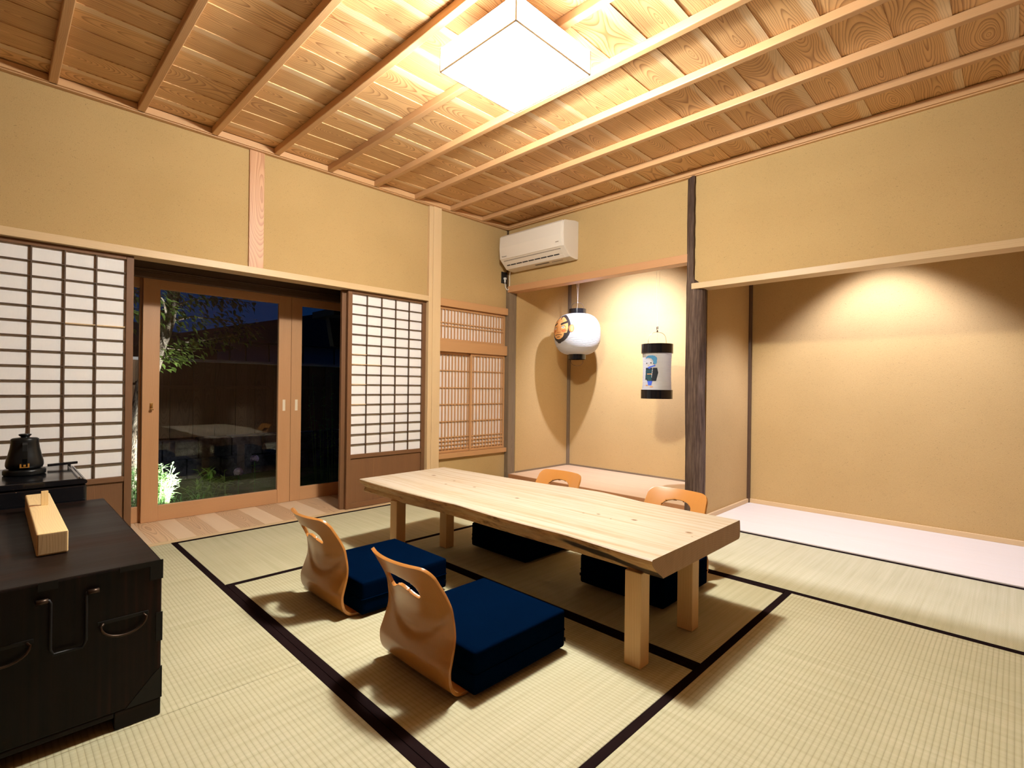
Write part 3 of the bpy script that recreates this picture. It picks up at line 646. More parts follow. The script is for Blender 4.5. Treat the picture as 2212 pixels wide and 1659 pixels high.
def make_cushion():
    """thick block cushion: a rounded box with soft crown and a seam round its waist"""
    r = empty('block_cushion'); hx, dy, h = 0.2275, 0.452, 0.152
    def rb(x0, x1, y0, y1, z0, z1, rad, puff):
        b = MB(); n = 10; NN = 14
        # superellipsoid-like rounded box from a cube sphere grid
        def pt(u, v, w):
            p = [u, v, w]; sz = [(x1-x0)/2, (y1-y0)/2, (z1-z0)/2]; q = [p[i]*sz[i] for i in range(3)]
            inn = [max(-sz[i]+rad, min(sz[i]-rad, q[i])) for i in range(3)]; d = Vector([q[i]-inn[i] for i in range(3)])
            if d.length > 1e-9: d = d.normalized()*rad
            e = puff*max(0, 1-(q[0]/sz[0])**2)*max(0, 1-(q[1]/sz[1])**2)
            return ((x0+x1)/2+inn[0]+d.x, (y0+y1)/2+inn[1]+d.y, (z0+z1)/2+inn[2]+d.z+(e if w > 0 else 0)*max(0, w))
        st = [-1, -0.985, -0.955, -0.9, -0.7, -0.35, 0, 0.35, 0.7, 0.9, 0.955, 0.985, 1]; k = len(st)
        for ax, sg in ((0, 1), (0, -1), (1, 1), (1, -1), (2, 1), (2, -1)):
            base = len(b.v)
            for a in st:
                for c in st:
                    q = [0, 0, 0]; q[ax] = sg; q[(ax+1) % 3] = a; q[(ax+2) % 3] = c; b.v.append(pt(*q))
            for i in range(k-1):
                for j in range(k-1):
                    f = [base+i*k+j, base+(i+1)*k+j, base+(i+1)*k+j+1, base+i*k+j+1]
                    b.face(f if sg > 0 else f[::-1], [(0, 0)]*4, (.5, .5), 0)
        return b
    o = rb(-hx, hx, 0.0, dy, 0.012, h, 0.012, 0.006).build('cushion_body', 'navy', r, smooth=True)
    p = []; e = 0.0008; R = 0.012
    for (cx, cy, a0) in ((hx-R, dy-R, 0), (-hx+R, dy-R, pi/2), (-hx+R, R, pi), (hx-R, R, 1.5*pi)):
        for q in range(5): a = a0+q*pi/8; p.append((cx+(R+e)*math.cos(a), cy+(R+e)*math.sin(a), 0.078))
    p.append(p[0]); MB().tube(p, 0.0022, 6, cap=False).build('seam_piping', 'navy', r, smooth=True)
    MB().box(hx-0.001, hx+0.010, dy-0.014, dy-0.012, 0.040, 0.054).build('sewn_tag', 'matte', r)
    return r
chair0 = make_chair(); cush0 = make_cushion()
spots = [((2.295, -2.632), 0.0, 'bent plywood floor chair nearest the camera, handle hole in its back', 'navy block cushion of the floor chair nearest the camera'),
         ((1.540, -2.600), 0.0, 'bent plywood floor chair on the near side, the one closer to the glass doors', 'navy block cushion on the near side, the one closer to the glass doors'),
         ((1.590, -1.178), pi, 'floor chair across the table, in front of the lantern niche, only its top showing', 'navy block cushion across the table, mostly hidden below the middle of the slab'),
         ((2.410, -1.172), pi, 'floor chair across the table beside the dark log pillar', 'navy block cushion across the table, behind the right pair of legs')]
for i, ((x, y), rz, l1, l2) in enumerate(spots):
    c = chair0 if i == 0 else copy_tree(chair0); c.location = (x, y, 0.0); c.rotation_euler = (0, 0, rz); tag(c, l1, 'floor chair', 'bent plywood floor chairs round the table')
    k = cush0 if i == 0 else copy_tree(cush0); k.location = (x+(0.012 if rz == 0 else -0.0), y+(0.001 if rz == 0 else -0.001), 0.0); k.rotation_euler = (0, 0, rz); tag(k, l2, 'cushion', 'navy block cushions on the floor chairs')

# ------------------------------------------------------------------ dark chest
ch = tag(empty('storage_chest', (1.365, -3.55, 0)), 'low blackened wooden chest with iron fittings at the left edge', 'chest')
cx0, cx1, cy0, cy1, chz = 0.80, 1.93, -3.765, -3.338, 0.459
b = MB()
b.box(cx0, cx1, cy0, cy1, 0.050, chz, g=2)
setp(b.build('body', 'tansu', bevel=0.006), ch)
b = MB(); b.box(cx1-0.035, cx1, cy0, cy0+0.085, 0.0, 0.052); b.box(cx1-0.035, cx1, cy1-0.110, cy1, 0.0, 0.052); b.box(cx0, cx0+0.035, cy0, cy0+0.09, 0.0, 0.052); b.box(cx0, cx0+0.035, cy1-0.09, cy1, 0.0, 0.052)
b.box(cx0+.035, cx1-.035, cy1-0.03, cy1, 0.0, 0.052); b.box(cx0+.035, cx1-.035, cy0, cy0+0.03, 0.0, 0.052); b.box(cx1-0.035, cx1, cy0+.085, cy1-.11, 0.036, 0.052)
setp(b.build('foot_frame', 'tansu', bevel=0.004), ch)
def bail(pts, r, name='handle'):
    e = MB().tube(pts, r, 8)
    return e
X = cx1+0.012
e = MB(); e.tube([(cx1, -3.612, 0.412), (X, -3.612, 0.412), (X, -3.588, 0.412), (X+.003, -3.586, 0.405), (X+.006, -3.586, 0.285), (X+.006, -3.579, 0.270), (X+.006, -3.521, 0.270), (X+.006, -3.514, 0.285), (X+.003, -3.514, 0.405), (X, -3.512, 0.412), (X, -3.488, 0.412), (cx1, -3.488, 0.412)], 0.0042)
o = setp(e.build('carrying_handle', 'iron', smooth=True), ch)
e = MB(); setp(e.tube([(X, -3.614, 0.412), (X, -3.590, 0.412)], 0.0068, 10).build('pivot_sleeve', 'bronze', smooth=True), o); setp(MB().tube([(X, -3.510, 0.412), (X, -3.486, 0.412)], 0.0068, 10).build('pivot_sleeve', 'bronze', smooth=True), o)
for ys in (-3.476, -3.722):
    pts = [(cx1, ys, .312), (X-.004, ys, .312)]
    for q in range(0, 13): a = pi+pi*q/12; pts.append((X, ys+0.0465+0.0465*math.cos(a)*1.12, 0.308+0.038*math.sin(a)**1 if True else 0))
    pts += [(X-.004, ys+0.093, .312), (cx1, ys+0.093, .312)]
    o = setp(MB().tube(pts, 0.0033).build('drop_handle', 'bronze', smooth=True), ch)
    e = MB(); e.box(cx1-.001, cx1+.002, ys-0.012, ys+0.105, .309, .319); setp(e.build('backplate', 'iron', bevel=0.001), o)
t = 0.002
b = MB(); b.prism([(cy1-0.085, 0.052), (cy1+t, 0.052), (cy1+t, 0.145), (cy1-0.02, 0.125)], 0, cx1-0.0005, cx1+t); b.box(cx1-.06, cx1+t, cy1-.0005, cy1+t, 0.052, 0.14)
setp(b.build('corner_fitting', 'iron'), ch)
setp(MB().box(cx1-.0005, cx1+t, cy1-0.014, cy1+t, 0.22, 0.305).build('corner_fitting', 'iron'), ch)
b = MB(); b.box(cx1-.0005, cx1+t, cy1-0.030, cy1+t, chz-0.055, chz+.001); b.box(cx1-.0005, cx1+t, cy1-0.10, cy1-0.03, chz-0.014, chz+.001)
setp(b.build('corner_fitting', 'iron'), ch)
setp(MB().box(cx1-.0005, cx1+t, -3.61, -3.57, chz-0.022, chz+.001).build('edge_fitting', 'iron'), ch)

# long blond wooden box on the chest
z0 = chz+0.0022
wb = tag(empty('wooden_box', (1.29, -3.565, z0)), 'long blond wooden box with an upright tab, lying on the dark chest', 'box')
Pz = []
for i in range(8):
    Pz.append((1.665 if i & 1 else 0.925, (-3.529 if i & 2 else -3.602), (z0+0.068 if i & 4 else z0)))
b = MB(); b.hexa([(p[0], p[1], p[2]) for p in Pz], 0); b.mi = [1 if i == 5 else 0 for i in range(6)]; setp(b.build('body', ['boxw', 'boxend'], bevel=0.005, seg=3), wb)
b = MB(); b.box(1.195, 1.199, -3.600, -3.567, z0+0.0675, z0+0.0695, g=1); setp(b.build('lid_joint', 'fascia'), wb)
b = MB(); b.box(1.192, 1.200, -3.569, -3.549, z0+0.068, z0+0.120, g=2); setp(b.build('upright_tab', 'boxw', bevel=0.001), wb)

# glossy black cabinet behind the chest
cb = tag(empty('black_cabinet', (0.53, -3.65, 0)), 'glossy black cabinet between the dark chest and the paper screen, kettle on top', 'cabinet')
setp(MB().box(0.27, 0.785, -3.93, -3.397, 0.0, 0.530, g=0).build('body', 'lacquer', bevel=0.012, seg=3), cb)
b = MB(); poly = [(-3.93, 0.530), (-3.399, 0.530), (-3.395, 0.538), (-3.399, 0.548), (-3.413, 0.555), (-3.93, 0.555)]
b.prism(poly, 0, 0.262, 0.790); setp(b.build('top_plate', 'lacquer', bevel=0.003), cb)
b = MB(); b.box(0.34, 0.79, -3.428, -3.420, 0.555, 0.563); b.box(0.34, 0.785, -3.412, -3.409, 0.5535, 0.5585); o = setp(b.build('rim_bar', 'steel', bevel=0.001), cb)
b = MB(); b.hexa([(0.372 if i & 1 else 0.350, -3.505 if not i & 2 else -3.392, (0.578 if i & 4 else 0.566)+(0.004 if i & 2 else 0)) for i in range(8)], 1); b.box(0.355, 0.367, -3.43, -3.418, 0.554, 0.57)
setp(b.build('latch_lever', 'lacquer', bevel=0.002), cb)

# kettle
kt = tag(empty('electric_kettle', (0.500, -3.590, 0.556)), 'matte black electric kettle on its round power base', 'kettle')
kx, ky, kz = 0.500, -3.590, 0.556
setp(MB().lathe([(0.070, 0), (0.074, 0.004), (0.074, 0.020), (0.070, 0.026)], (kx, ky, kz), 48).build('power_base', 'kettle', smooth=True, bevel=0.001), kt)
o = setp(MB().lathe([(0.054, 0.027), (0.062, 0.032), (0.0655, 0.044), (0.0645, 0.060), (0.0575, 0.090), (0.051, 0.120), (0.0480, 0.145), (0.0485, 0.160), (0.047, 0.163)], (kx, ky, kz), 56).build('body', 'kettle', smooth=True), kt)
o = setp(MB().lathe([(0.046, 0.161), (0.043, 0.166), (0.016, 0.169), (0.014, 0.171), (0.018, 0.175), (0.022, 0.179), (0.022, 0.183), (0.017, 0.185)], (kx, ky, kz), 40).build('lid', 'kettle', smooth=True), kt)
e = MB(); hx = kx+0.064; hp = [(0.146, -0.014), (0.150, 0.016), (0.142, 0.034), (0.115, 0.042), (0.080, 0.040), (0.058, 0.028)]
dirv = Vector((1, -0.03, 0)).normalized(); sd = Vector((0.03, 1, 0))
prev = None; base = len(e.v)
for q, (hz_, out) in enumerate(hp):
    for s1, s2 in ((-1, 0), (1, 0), (1, 1), (-1, 1)):
        p = Vector((kx, ky, kz+hz_))+dirv*(0.060+out-(0.008 if s2 else 0))+sd*(0.0085*s1); e.v.append(tuple(p))
for q in range(len(hp)-1):
    for k in range(4): j = (k+1) % 4; e.face((base+q*4+k, base+q*4+j, base+(q+1)*4+j, base+(q+1)*4+k), [(0, 0)]*4, (.5, .5))
e.face([base+k for k in range(4)][::-1], [(0, 0)]*4, (.5, .5)); e.face([base+(len(hp)-1)*4+k for k in range(4)], [(0, 0)]*4, (.5, .5))
setp(e.build('handle', 'kettle', bevel=0.003), kt)
e = MB(); zb = kz+0.038
for (a, c, d, f) in ((-0.016, -0.010, 0, .018), (0.010, 0.016, 0, .018), (-0.010, 0.010, 0, .003), (-0.004, 0.004, 0.006, .014)): e.box(kx+0.064, kx+0.074, ky-0.003+a, ky-0.003+c, zb+d, zb+f)
setp(e.build('metal_mark', 'gold'), kt)
e = MB(); e.tube([(kx-0.045, ky, kz+0.070), (kx-0.085, ky, kz+0.085), (kx-0.115, ky, kz+0.12), (kx-0.135, ky, kz+0.148)], [0.012, 0.009, 0.007, 0.005], 10); setp(e.build('spout', 'kettle', smooth=True), kt)

# ------------------------------------------------------------------ ceiling lamp
lx0, lx1, ly0, ly1, lz0, lz1 = 1.870, 2.343, -2.290, -1.812, 2.400, 2.505
lm = tag(empty('ceiling_lamp', ((lx0+lx1)/2, (ly0+ly1)/2, CZ)), 'square box-shaped paper ceiling lamp, glowing white', 'ceiling lamp')
b = MB(); c8 = [(x, y, z) for z in (lz0, lz1) for y in (ly0, ly1) for x in (lx0, lx1)]
for f in ((0, 2, 3, 1), (0, 1, 5, 4), (2, 6, 7, 3), (0, 4, 6, 2), (1, 3, 7, 5)): b.quad([c8[i] for i in f])
setp(b.build('diffuser', 'lamp'), lm)
setp(MB().lathe([(0.002, -.040), (.05, -.035), (.08, -.020), (.09, 0), (.08, .020), (.05, .035), (.002, .040)], ((lx0+lx1)/2, (ly0+ly1)/2, 2.455), 32).build('light_source', 'bulb', smooth=True), lm)
b = MB(); r = 0.0030
for (x, y) in ((lx0, ly0), (lx1, ly0), (lx0, ly1), (lx1, ly1)): b.box(x-r, x+r, y-r, y+r, lz0-r, lz1+r)
for y in (ly0, ly1): b.box(lx0, lx1, y-r, y+r, lz0-r, lz0+r)
for x in (lx0, lx1): b.box(x-r, x+r, ly0, ly1, lz0-r, lz0+r)
setp(b.build('frame', 'lampedge'), lm)
b = MB(); b.box(lx0+0.02, lx1-0.02, ly0+0.02, ly1-0.02, 2.512, 2.520); b.box(lx0+0.16, lx1-0.16, ly0+0.16, ly1-0.16, lz1, 2.588); setp(b.build('mounting_plate', 'lampframe'), lm)

# ------------------------------------------------------------------ air conditioner
ac = tag(empty('air_conditioner', (0.50, 0, 2.13)), 'cream wall-mounted air conditioner high in the far corner', 'air conditioner')
ax0, ax1 = 0.105, 0.905
sec = [(0, 2.475), (-0.05, 2.475), (-0.195, 2.452), (-0.213, 2.435), (-0.218, 2.33), (-0.208, 2.225), (-0.195, 2.212), (-0.120, 2.142), (-0.035, 2.130), (0, 2.134)]
b = MB(); b.prism([(y, z) for y, z in sec], 0, ax0, ax1); setp(b.build('body', 'acplastic', bevel=0.004), ac)
fp = [(-0.198, 2.455), (-0.2165, 2.437), (-0.2225, 2.33), (-0.2125, 2.222), (-0.207, 2.222), (-0.212, 2.33), (-0.208, 2.432)]
setp(MB().prism(fp, 0, ax0+0.004, ax1-0.022).build('front_cover', 'acplastic', bevel=0.0015), ac)
def onslope(t, off): # point on the sloping underside front from (-0.195,2.212) to (-0.120,2.142)
    return (-0.195+0.075*t-off*0.682, 2.212-0.070*t-off*0.731)
def slat(t0, t1, xa, xb, off, name, mat, par=ac):
    p = [onslope(t0, 0), onslope(t1, 0), onslope(t1, off), onslope(t0, off)]
    return setp(MB().prism([(q[0], q[1]) for q in p], 0, xa, xb).build(name, mat, bevel=0.0008), par)
slat(0.02, 0.10, ax0+0.035, ax1-0.05, 0.001, 'gap', 'acgap')
slat(0.12, 0.50, ax0+0.04, ax1-0.055, 0.004, 'louvre', 'acplastic')
slat(0.50, 0.62, ax0+0.045, ax1-0.095, 0.002, 'air_slot', 'acdark')
for q in range(9): slat(0.50, 0.62, ax0+0.09+q*0.078, ax0+0.098+q*0.078, 0.0035, 'vane', 'acplastic')
slat(0.64, 0.98, ax0+0.05, ax1-0.05, 0.004, 'louvre', 'acplastic')
b = MB(); b.box(ax0+0.36, ax0+0.53, -0.095, -0.070, 2.1355, 2.1385); b.box(ax0+0.56, ax0+0.69, -0.083, -0.078, 2.1340, 2.1372); setp(b.build('underside_print', 'acprint'), ac)
# maker's mark and small print on the cover
def text3d(s, size, loc, rot, mat, par, name):
    cu_ = bpy.data.curves.new(name, 'FONT'); cu_.body = s; cu_.size = size; cu_.extrude = 0.0004; to = bpy.data.objects.new(name, cu_); C.objects.link(to)
    dg = bpy.context.evaluated_depsgraph_get(); me = bpy.data.meshes.new_from_object(to.evaluated_get(dg)); bpy.data.objects.remove(to, do_unlink=True)
    me.materials.clear(); me.materials.append(M[mat]); o = bpy.data.objects.new(name, me); C.objects.link(o); o.location = loc; o.rotation_euler = rot; return setp(o, par)
text3d('Panasonic', 0.017, (ax0+0.035, -0.2185, 2.240), (pi/2-0.09, 0, 0), 'acprint', ac, 'printed_logo')
setp(MB().box(ax1-0.085, ax1-0.050, -0.2228, -0.2218, 2.262, 2.267).build('printed_line', 'acgap'), ac)
e = MB(); e.tube([(0.12, -0.05, 2.150), (0.085, -0.045, 2.135), (0.062, -0.030, 2.10), (0.055, -0.020, 2.05), (0.050, -0.018, 1.99), (0.040, -0.022, 1.965), (0.026, -0.030, 1.967), (0.018, -0.040, 1.99), (0.014, -0.047, 2.04), (0.014, -0.050, 2.07)], 0.0035, 8)
o = setp(e.build('power_cord', 'cable', smooth=True), ac)
e = MB(); e.box(0.006, 0.030, -0.062, -0.038, 2.068, 2.088); e.box(0.010, 0.024, -0.057, -0.043, 2.04, 2.07); setp(e.build('plug', 'cable', bevel=0.003), o)
ot = tag(empty('wall_outlet', (0, -0.050, 2.088)), 'black outlet plate with a white plug, under the air conditioner', 'outlet')
setp(MB().box(0.0, 0.0065, -0.088, -0.014, 2.030, 2.146).build('cover_plate', 'matte', bevel=0.0015), ot)

# ------------------------------------------------------------------ lanterns
def conform(grid, rf, c, a0, a1, z0, z1, nu, nv, paint, name, mats, par, off=0.0012):
    """painted motif: cells of a fine grid on the lantern skin; paint(u,v)->material index or None, u,v in 0..1"""
    b = MB(); idx = {}
    def vid(i, j):
        if (i, j) not in idx:
            a = a0+(a1-a0)*i/nu; z = z0+(z1-z0)*j/nv; r = rf(z)+off; idx[(i, j)] = len(b.v); b.v.append((c[0]+r*math.cos(a), c[1]+r*math.sin(a), z))
        return idx[(i, j)]
    for i in range(nu):
        for j in range(nv):
            m = paint((i+0.5)/nu, (j+0.5)/nv)
            if m is not None: b.face((vid(i, j), vid(i+1, j), vid(i+1, j+1), vid(i, j+1)), [(0, 0)]*4, (.5, .5), m)
    return setp(b.build(name, mats, smooth=True), par)
M['skin'] = plain('painted_skin_tone', h2((236, 170, 96)), 0.8); M['skin2'] = plain('painted_blush', h2((205, 120, 62)), 0.8)
M['ink'] = plain('painted_ink', h2((52, 42, 34)), 0.8); M['inkblue'] = plain('painted_blue', h2((62, 92, 190)), 0.8)
M['sky'] = plain('painted_light_blue', h2((78, 142, 180)), 0.8); M['inkblack'] = plain('painted_black', h2((22, 24, 28)), 0.8)
M['inkgreen'] = plain('painted_teal', h2((22, 60, 64)), 0.8); M['inkorange'] = plain('painted_orange', h2((226, 150, 80)), 0.8)
M['white_p'] = plain('painted_white', (0.8, 0.76, 0.68), 0.8)
def ell(u, v, cx, cy, rx, ry): return ((u-cx)/rx)**2+((v-cy)/ry)**2 < 1
def seg(u, v, ax_, ay, bx, by, w):
    dx, dy = bx-ax_, by-ay; k = max(0, min(1, ((u-ax_)*dx+(v-ay)*dy)/(dx*dx+dy*dy))); return math.hypot(u-ax_-k*dx, v-ay-k*dy) < w
# round lantern
LX, LY, LZ = 0.522, 0.50, 1.525; LR, LH = 0.236, 0.206
def rround(z):
    t = (z-LZ)/LH; t = max(-1, min(1, t)); return 0.086+(LR-0.086)*(1-abs(t)**2.5)**0.5
ln = tag(empty('paper_lantern', (LX, LY, LZ+0.30)), 'round white paper lantern with a painted bearded face, hanging in the niche', 'lantern', 'paper lanterns in the niche')
zs = [LZ-LH+2*LH*(0.5-0.5*math.cos(pi*k/40)) for k in range(41)]
setp(MB().lathe([(rround(z), z-LZ) for z in zs], (LX, LY, LZ), 64, cap=False).build('paper_shade', 'lpaper', smooth=True), ln)
for nm, za, zb in (('top_ring', LZ+LH-0.004, LZ+LH+0.050), ('bottom_ring', LZ-LH-0.050, LZ-LH+0.004)):
    setp(MB().lathe([(0.083, za-LZ), (0.088, za-LZ), (0.088, zb-LZ), (0.083, zb-LZ), (0.083, za-LZ)], (LX, LY, LZ), 48, cap=False).build(nm, 'lacquer', smooth=False), ln)
dv = Vector((cr.x, cr.y, 0)).normalized()
def arc(c, w, h, zb, sgn, n=14, pw=0.5):
    return [(c[0]+dv.x*w*math.cos(a), c[1]+dv.y*w*math.cos(a), zb+sgn*h*abs(math.sin(a))**pw) for a in [pi*k/n for k in range(n+1)]]
setp(MB().tube(arc((LX, LY), 0.064, 0.085, LZ+LH+0.035, 1), 0.0022, 6).build('wire_handle', 'wire', smooth=True), ln)
setp(MB().tube(arc((LX, LY), 0.064, 0.080, LZ-LH-0.035, -1), 0.0018, 6).build('bottom_wire', 'wire', smooth=True), ln)
zt = LZ+LH+0.120
e = MB(); e.tube([(LX-0.005, LY, LZ+LH+0.05), (LX, LY, zt)], 0.0014, 5); e.tube([(LX, LY, zt), (LX-0.020, LY-0.01, 2.36)], 0.0016, 5); e.tube([(LX, LY, zt), (LX+0.025, LY+0.01, 2.36)], 0.0016, 5); e.lathe([(0.001, -.01), (0.006, -.004), (0.006, .004), (0.001, .01)], (LX, LY, zt), 8)
setp(e.build('hanging_string', 'string'), ln)
def face(u, v):
    # u grows to the right in the picture; v up. generic bearded head
    hd = ell(u, v, .43, .52, .42, .47)
    ear = ell(u, v, .87, .50, .085, .13)
    if not hd and not ear and not ell(u, v, .40, .07, .10, .05): return None
    if ear: return 1 if not ell(u, v, .88, .50, .05, .10) else 0
    inner = ell(u, v, .40, .54, .36, .38)
    jaw = (v < .40 and not ell(u, v, .37, .34, .25, .19)) and (u < .10 or u > .12)
    if not inner or (jaw and v < .36): return 2
    if abs(u-.40) < .045+.02*math.sin(v*20) and v > .83: return 2
    if seg(u, v, .08, .64, .26, .70, .030) or seg(u, v, .50, .66, .74, .73, .038): return 2
    for (cx_, cy_) in ((.20, .53), (.58, .55)):
        if ell(u, v, cx_, cy_, .020, .020): return 2
        if ell(u, v, cx_, cy_, .055, .028): return 3
        if ell(u, v, cx_, cy_, .10, .052) and v > cy_ and not ell(u, v, cx_, cy_-.008, .095, .045): return 2
        if ell(u, v, cx_, cy_-.03, .11, .07) and v < cy_-.03 and not ell(u, v, cx_, cy_-.02, .105, .062): return 1
    if seg(u, v, .34, .60, .31, .42, .009) or seg(u, v, .45, .60, .48, .42, .009) or seg(u, v, .31, .39, .48, .39, .012): return 1
    if seg(u, v, .22, .30, .37, .315, .011) or seg(u, v, .37, .315, .54, .30, .011) or seg(u, v, .30, .235, .45, .235, .008): return 2
    for q in (.77, .82): 
        if abs(v-(q+.015*math.sin(u*22))) < .007 and .14 < u < .70: return 1
    if ell(u, v, .16, .44, .09, .05) or ell(u, v, .62, .43, .10, .05): return 1
    return 0
vang = math.atan2(-3.6977-LY, 3.7346-LX)
conform(None, rround, (LX, LY, LZ), vang-1.45, vang-0.06, LZ-0.110, LZ+0.186, 110, 90, face, 'painted_face', ['skin', 'skin2', 'ink', 'white_p'], ln)
# cylinder lantern
QX, QY = 1.466, 0.42; q0, q1 = 0.893, 1.372
def rcyl(z): t = (z-(q0+q1)/2)/0.18; return 0.120+0.006*min(1, t*t)
ln2 = tag(empty('paper_lantern', (QX, QY, q1+0.15)), 'tall cylindrical paper lantern with black rims and a painted robed figure, beside the pillar', 'lantern', 'paper lanterns in the niche')
zs = [q0+0.06+(q1-q0-0.12)*k/24 for k in range(25)]
setp(MB().lathe([(rcyl(z), z) for z in zs], (QX, QY, 0), 56, cap=False).build('paper_shade', 'lpaper', smooth=True), ln2)
for nm, za, zb in (('top_ring', q1-0.082, q1), ('bottom_ring', q0, q0+0.078)):
    setp(MB().lathe([(0.130, za), (0.136, za), (0.136, zb), (0.130, zb), (0.130, za)], (QX, QY, 0), 48, cap=False).build(nm, 'lacquer'), ln2)
e = MB(); e.tube(arc((QX, QY), 0.080, 0.118, q1-0.01, 1), 0.002, 6); setp(e.build('wire_handle', 'wirepale', smooth=True), ln2)
e = MB(); zt = q1+0.11; e.tube([(QX, QY, q1-0.04), (QX, QY, zt)], 0.0008, 5); e.tube([(QX, QY, zt), (QX-0.025, QY, 2.36)], 0.0007, 5); e.tube([(QX, QY, zt), (QX+0.025, QY+.01, 2.36)], 0.0007, 5); setp(e.build('hanging_string', 'string'), ln2)
e = MB(); e.lathe([(0.001, 0), (0.007, .006), (0.007, .016), (0.001, .022)], (QX, QY, zt-.004), 8); e.box(QX-.008, QX-.004, QY-.003, QY+.003, zt+.02, zt+.045); e.box(QX+.003, QX+.007, QY-.003, QY+.003, zt+.022, zt+.048); setp(e.build('hook_knot', 'bronze'), ln2)
def figure(u, v):
    # plain robed figure: blue hood, pale head, dark robe, sash, blue leggings
    if ell(u, v, .55, .86, .36, .115) and not ell(u, v, .40, .77, .30, .13): return 0
    if ell(u, v, .80, .80, .10, .10): return 0
    if ell(u, v, .76, .735, .07, .035): return 1
    for (a, c) in ((.28, .735), (.56, .745)):
        if ell(u, v, a, c, .05, .012): return 1
    if ell(u, v, .40, .675, .05, .008): return 3
    if seg(u, v, .40, .605, .80, .665, .020) or seg(u, v, .36, .60, .50, .575, .012): return 2
    rob = (u > .16+.10*(v-.2) and u < .98-abs(v-.45)*.45 and .20 < v < .60) and not (u < .30 and v < .24)
    if rob:
        if .40 < v < .425 and .30 < u < .62: return 3
        if u < .60 and v < .55: return 4 if v > .27 or u > .35 else 1
        if abs((u-.62)-(v-.4)*.2) < .01: return 5
        return 1
    if .08 < v < .27 and abs(u-.50) < .10+.5*(v-.08): return 2
    if ell(u, v, .30, .07, .09, .014) or ell(u, v, .60, .035, .10, .016): return 3
    return None
vang = math.atan2(-3.6977-QY, 3.7346-QX)
conform(None, rcyl, (QX, QY, 0), vang-1.12, vang+0.12, q0+0.095, q1-0.095, 76, 104, figure, 'painted_figure', ['sky', 'inkblack', 'inkblue', 'inkorange', 'inkgreen', 'white_p'], ln2)

# ------------------------------------------------------------------ garden beyond the glass
GZ = -0.12
b = MB(); nx, ny = 30, 40
for i in range(nx+1):
    for j in range(ny+1):
        x = -0.66-8.5*i/nx; y = -7+12*j/ny; b.v.append((x, y, GZ+0.05*math.sin(x*1.7+y)*math.cos(y*1.3)+0.02*math.sin(y*4)))
for i in range(nx):
    for j in range(ny): b.face((i*(ny+1)+j, i*(ny+1)+j+1, (i+1)*(ny+1)+j+1, (i+1)*(ny+1)+j), [(0, 0)]*4, (.5, .5))
o = b.build('garden_ground', 'ground', smooth=True); tag(o, kind='structure')
# stone footing and board fence
fn = tag(empty('garden_fence', (-3.0, -1.0, GZ)), 'tall fence of overlapping upright boards at the back of the dark garden', 'fence')
b = MB(); y = -6.0
while y < 4.0:
    b.box(-3.10+random.uniform(-.02, .02), -2.90+random.uniform(-.02, .02), y, y+0.34, GZ-0.05, 0.10+random.uniform(0, .02)); b.box(-3.10, -2.92+random.uniform(-.02, .02), y+0.12, y+0.46, 0.115, 0.33+random.uniform(0, .02)); y += 0.35
tag(b.build('stone_footing', 'stone', bevel=0.012), kind='structure')
bds = MB(); y = -6.0; k = 0
while y < 4.0:
    xo = -2.99 if k % 2 else -3.02; bds.box(xo-0.012, xo+0.012, y, y+0.125, 0.36, 1.22, g=2); y += 0.112; k += 1
setp(bds.build('board_panel', 'fence'), fn)
setp(MB().box(-3.03, -2.93, -6, 4, 0.915, 0.95, g=1).build('middle_rail', 'fence'), fn)
setp(MB().box(-3.06, -2.92, -6, 4, 1.22, 1.25, g=1).build('coping', 'rail'), fn)
# neighbouring house
hs = tag(empty('neighbour_house', (-6.3, 0.2, GZ)), 'neighbouring house with pale siding and dark low roof beyond the fence', 'house')
b = MB(); b.box(-8.5, -5.6, -1.15, 3.4, GZ, 1.72); setp(b.build('wall', 'siding'), hs)
b = MB()
for y in (-0.93, -0.68, -0.30, 0.3, 0.9): b.box(-5.6, -5.585, y-0.008, y+0.008, 0.2, 1.72)
setp(b.build('wall_joint', 'roof'), hs)
b = MB(); b.prism([(-1.75, 1.66), (-1.75, 1.72), (0.55, 2.28), (3.9, 1.72), (3.9, 1.66)], 0, -8.7, -5.25); setp(b.build('roof', 'roof'), hs)
hs = tag(empty('garden_shed', (-4.6, -2.6, GZ)), 'dark low outbuilding behind the tree, beyond the fence', 'shed')
b = MB(); b.box(-6.6, -4.4, -4.6, -1.45, GZ, 1.45); setp(b.build('wall', 'roof'), hs)
b = MB(); b.prism([(-4.9, 1.45), (-4.9, 1.5), (-3.2, 1.9), (-1.3, 1.5), (-1.3, 1.45)], 0, -6.8, -4.2); setp(b.build('roof', 'roof'), hs)
# own eave seen through the right-hand pane
b = MB(); b.box(-1.15, -0.70, -1.52, -0.85, 1.62, 1.68, g=1); b.prism([(-1.45, 1.62), (-0.85, 1.62), (-0.85, 1.30), (-1.40, 1.35)], 0, -1.02, -0.94); trim(b, 'roof')
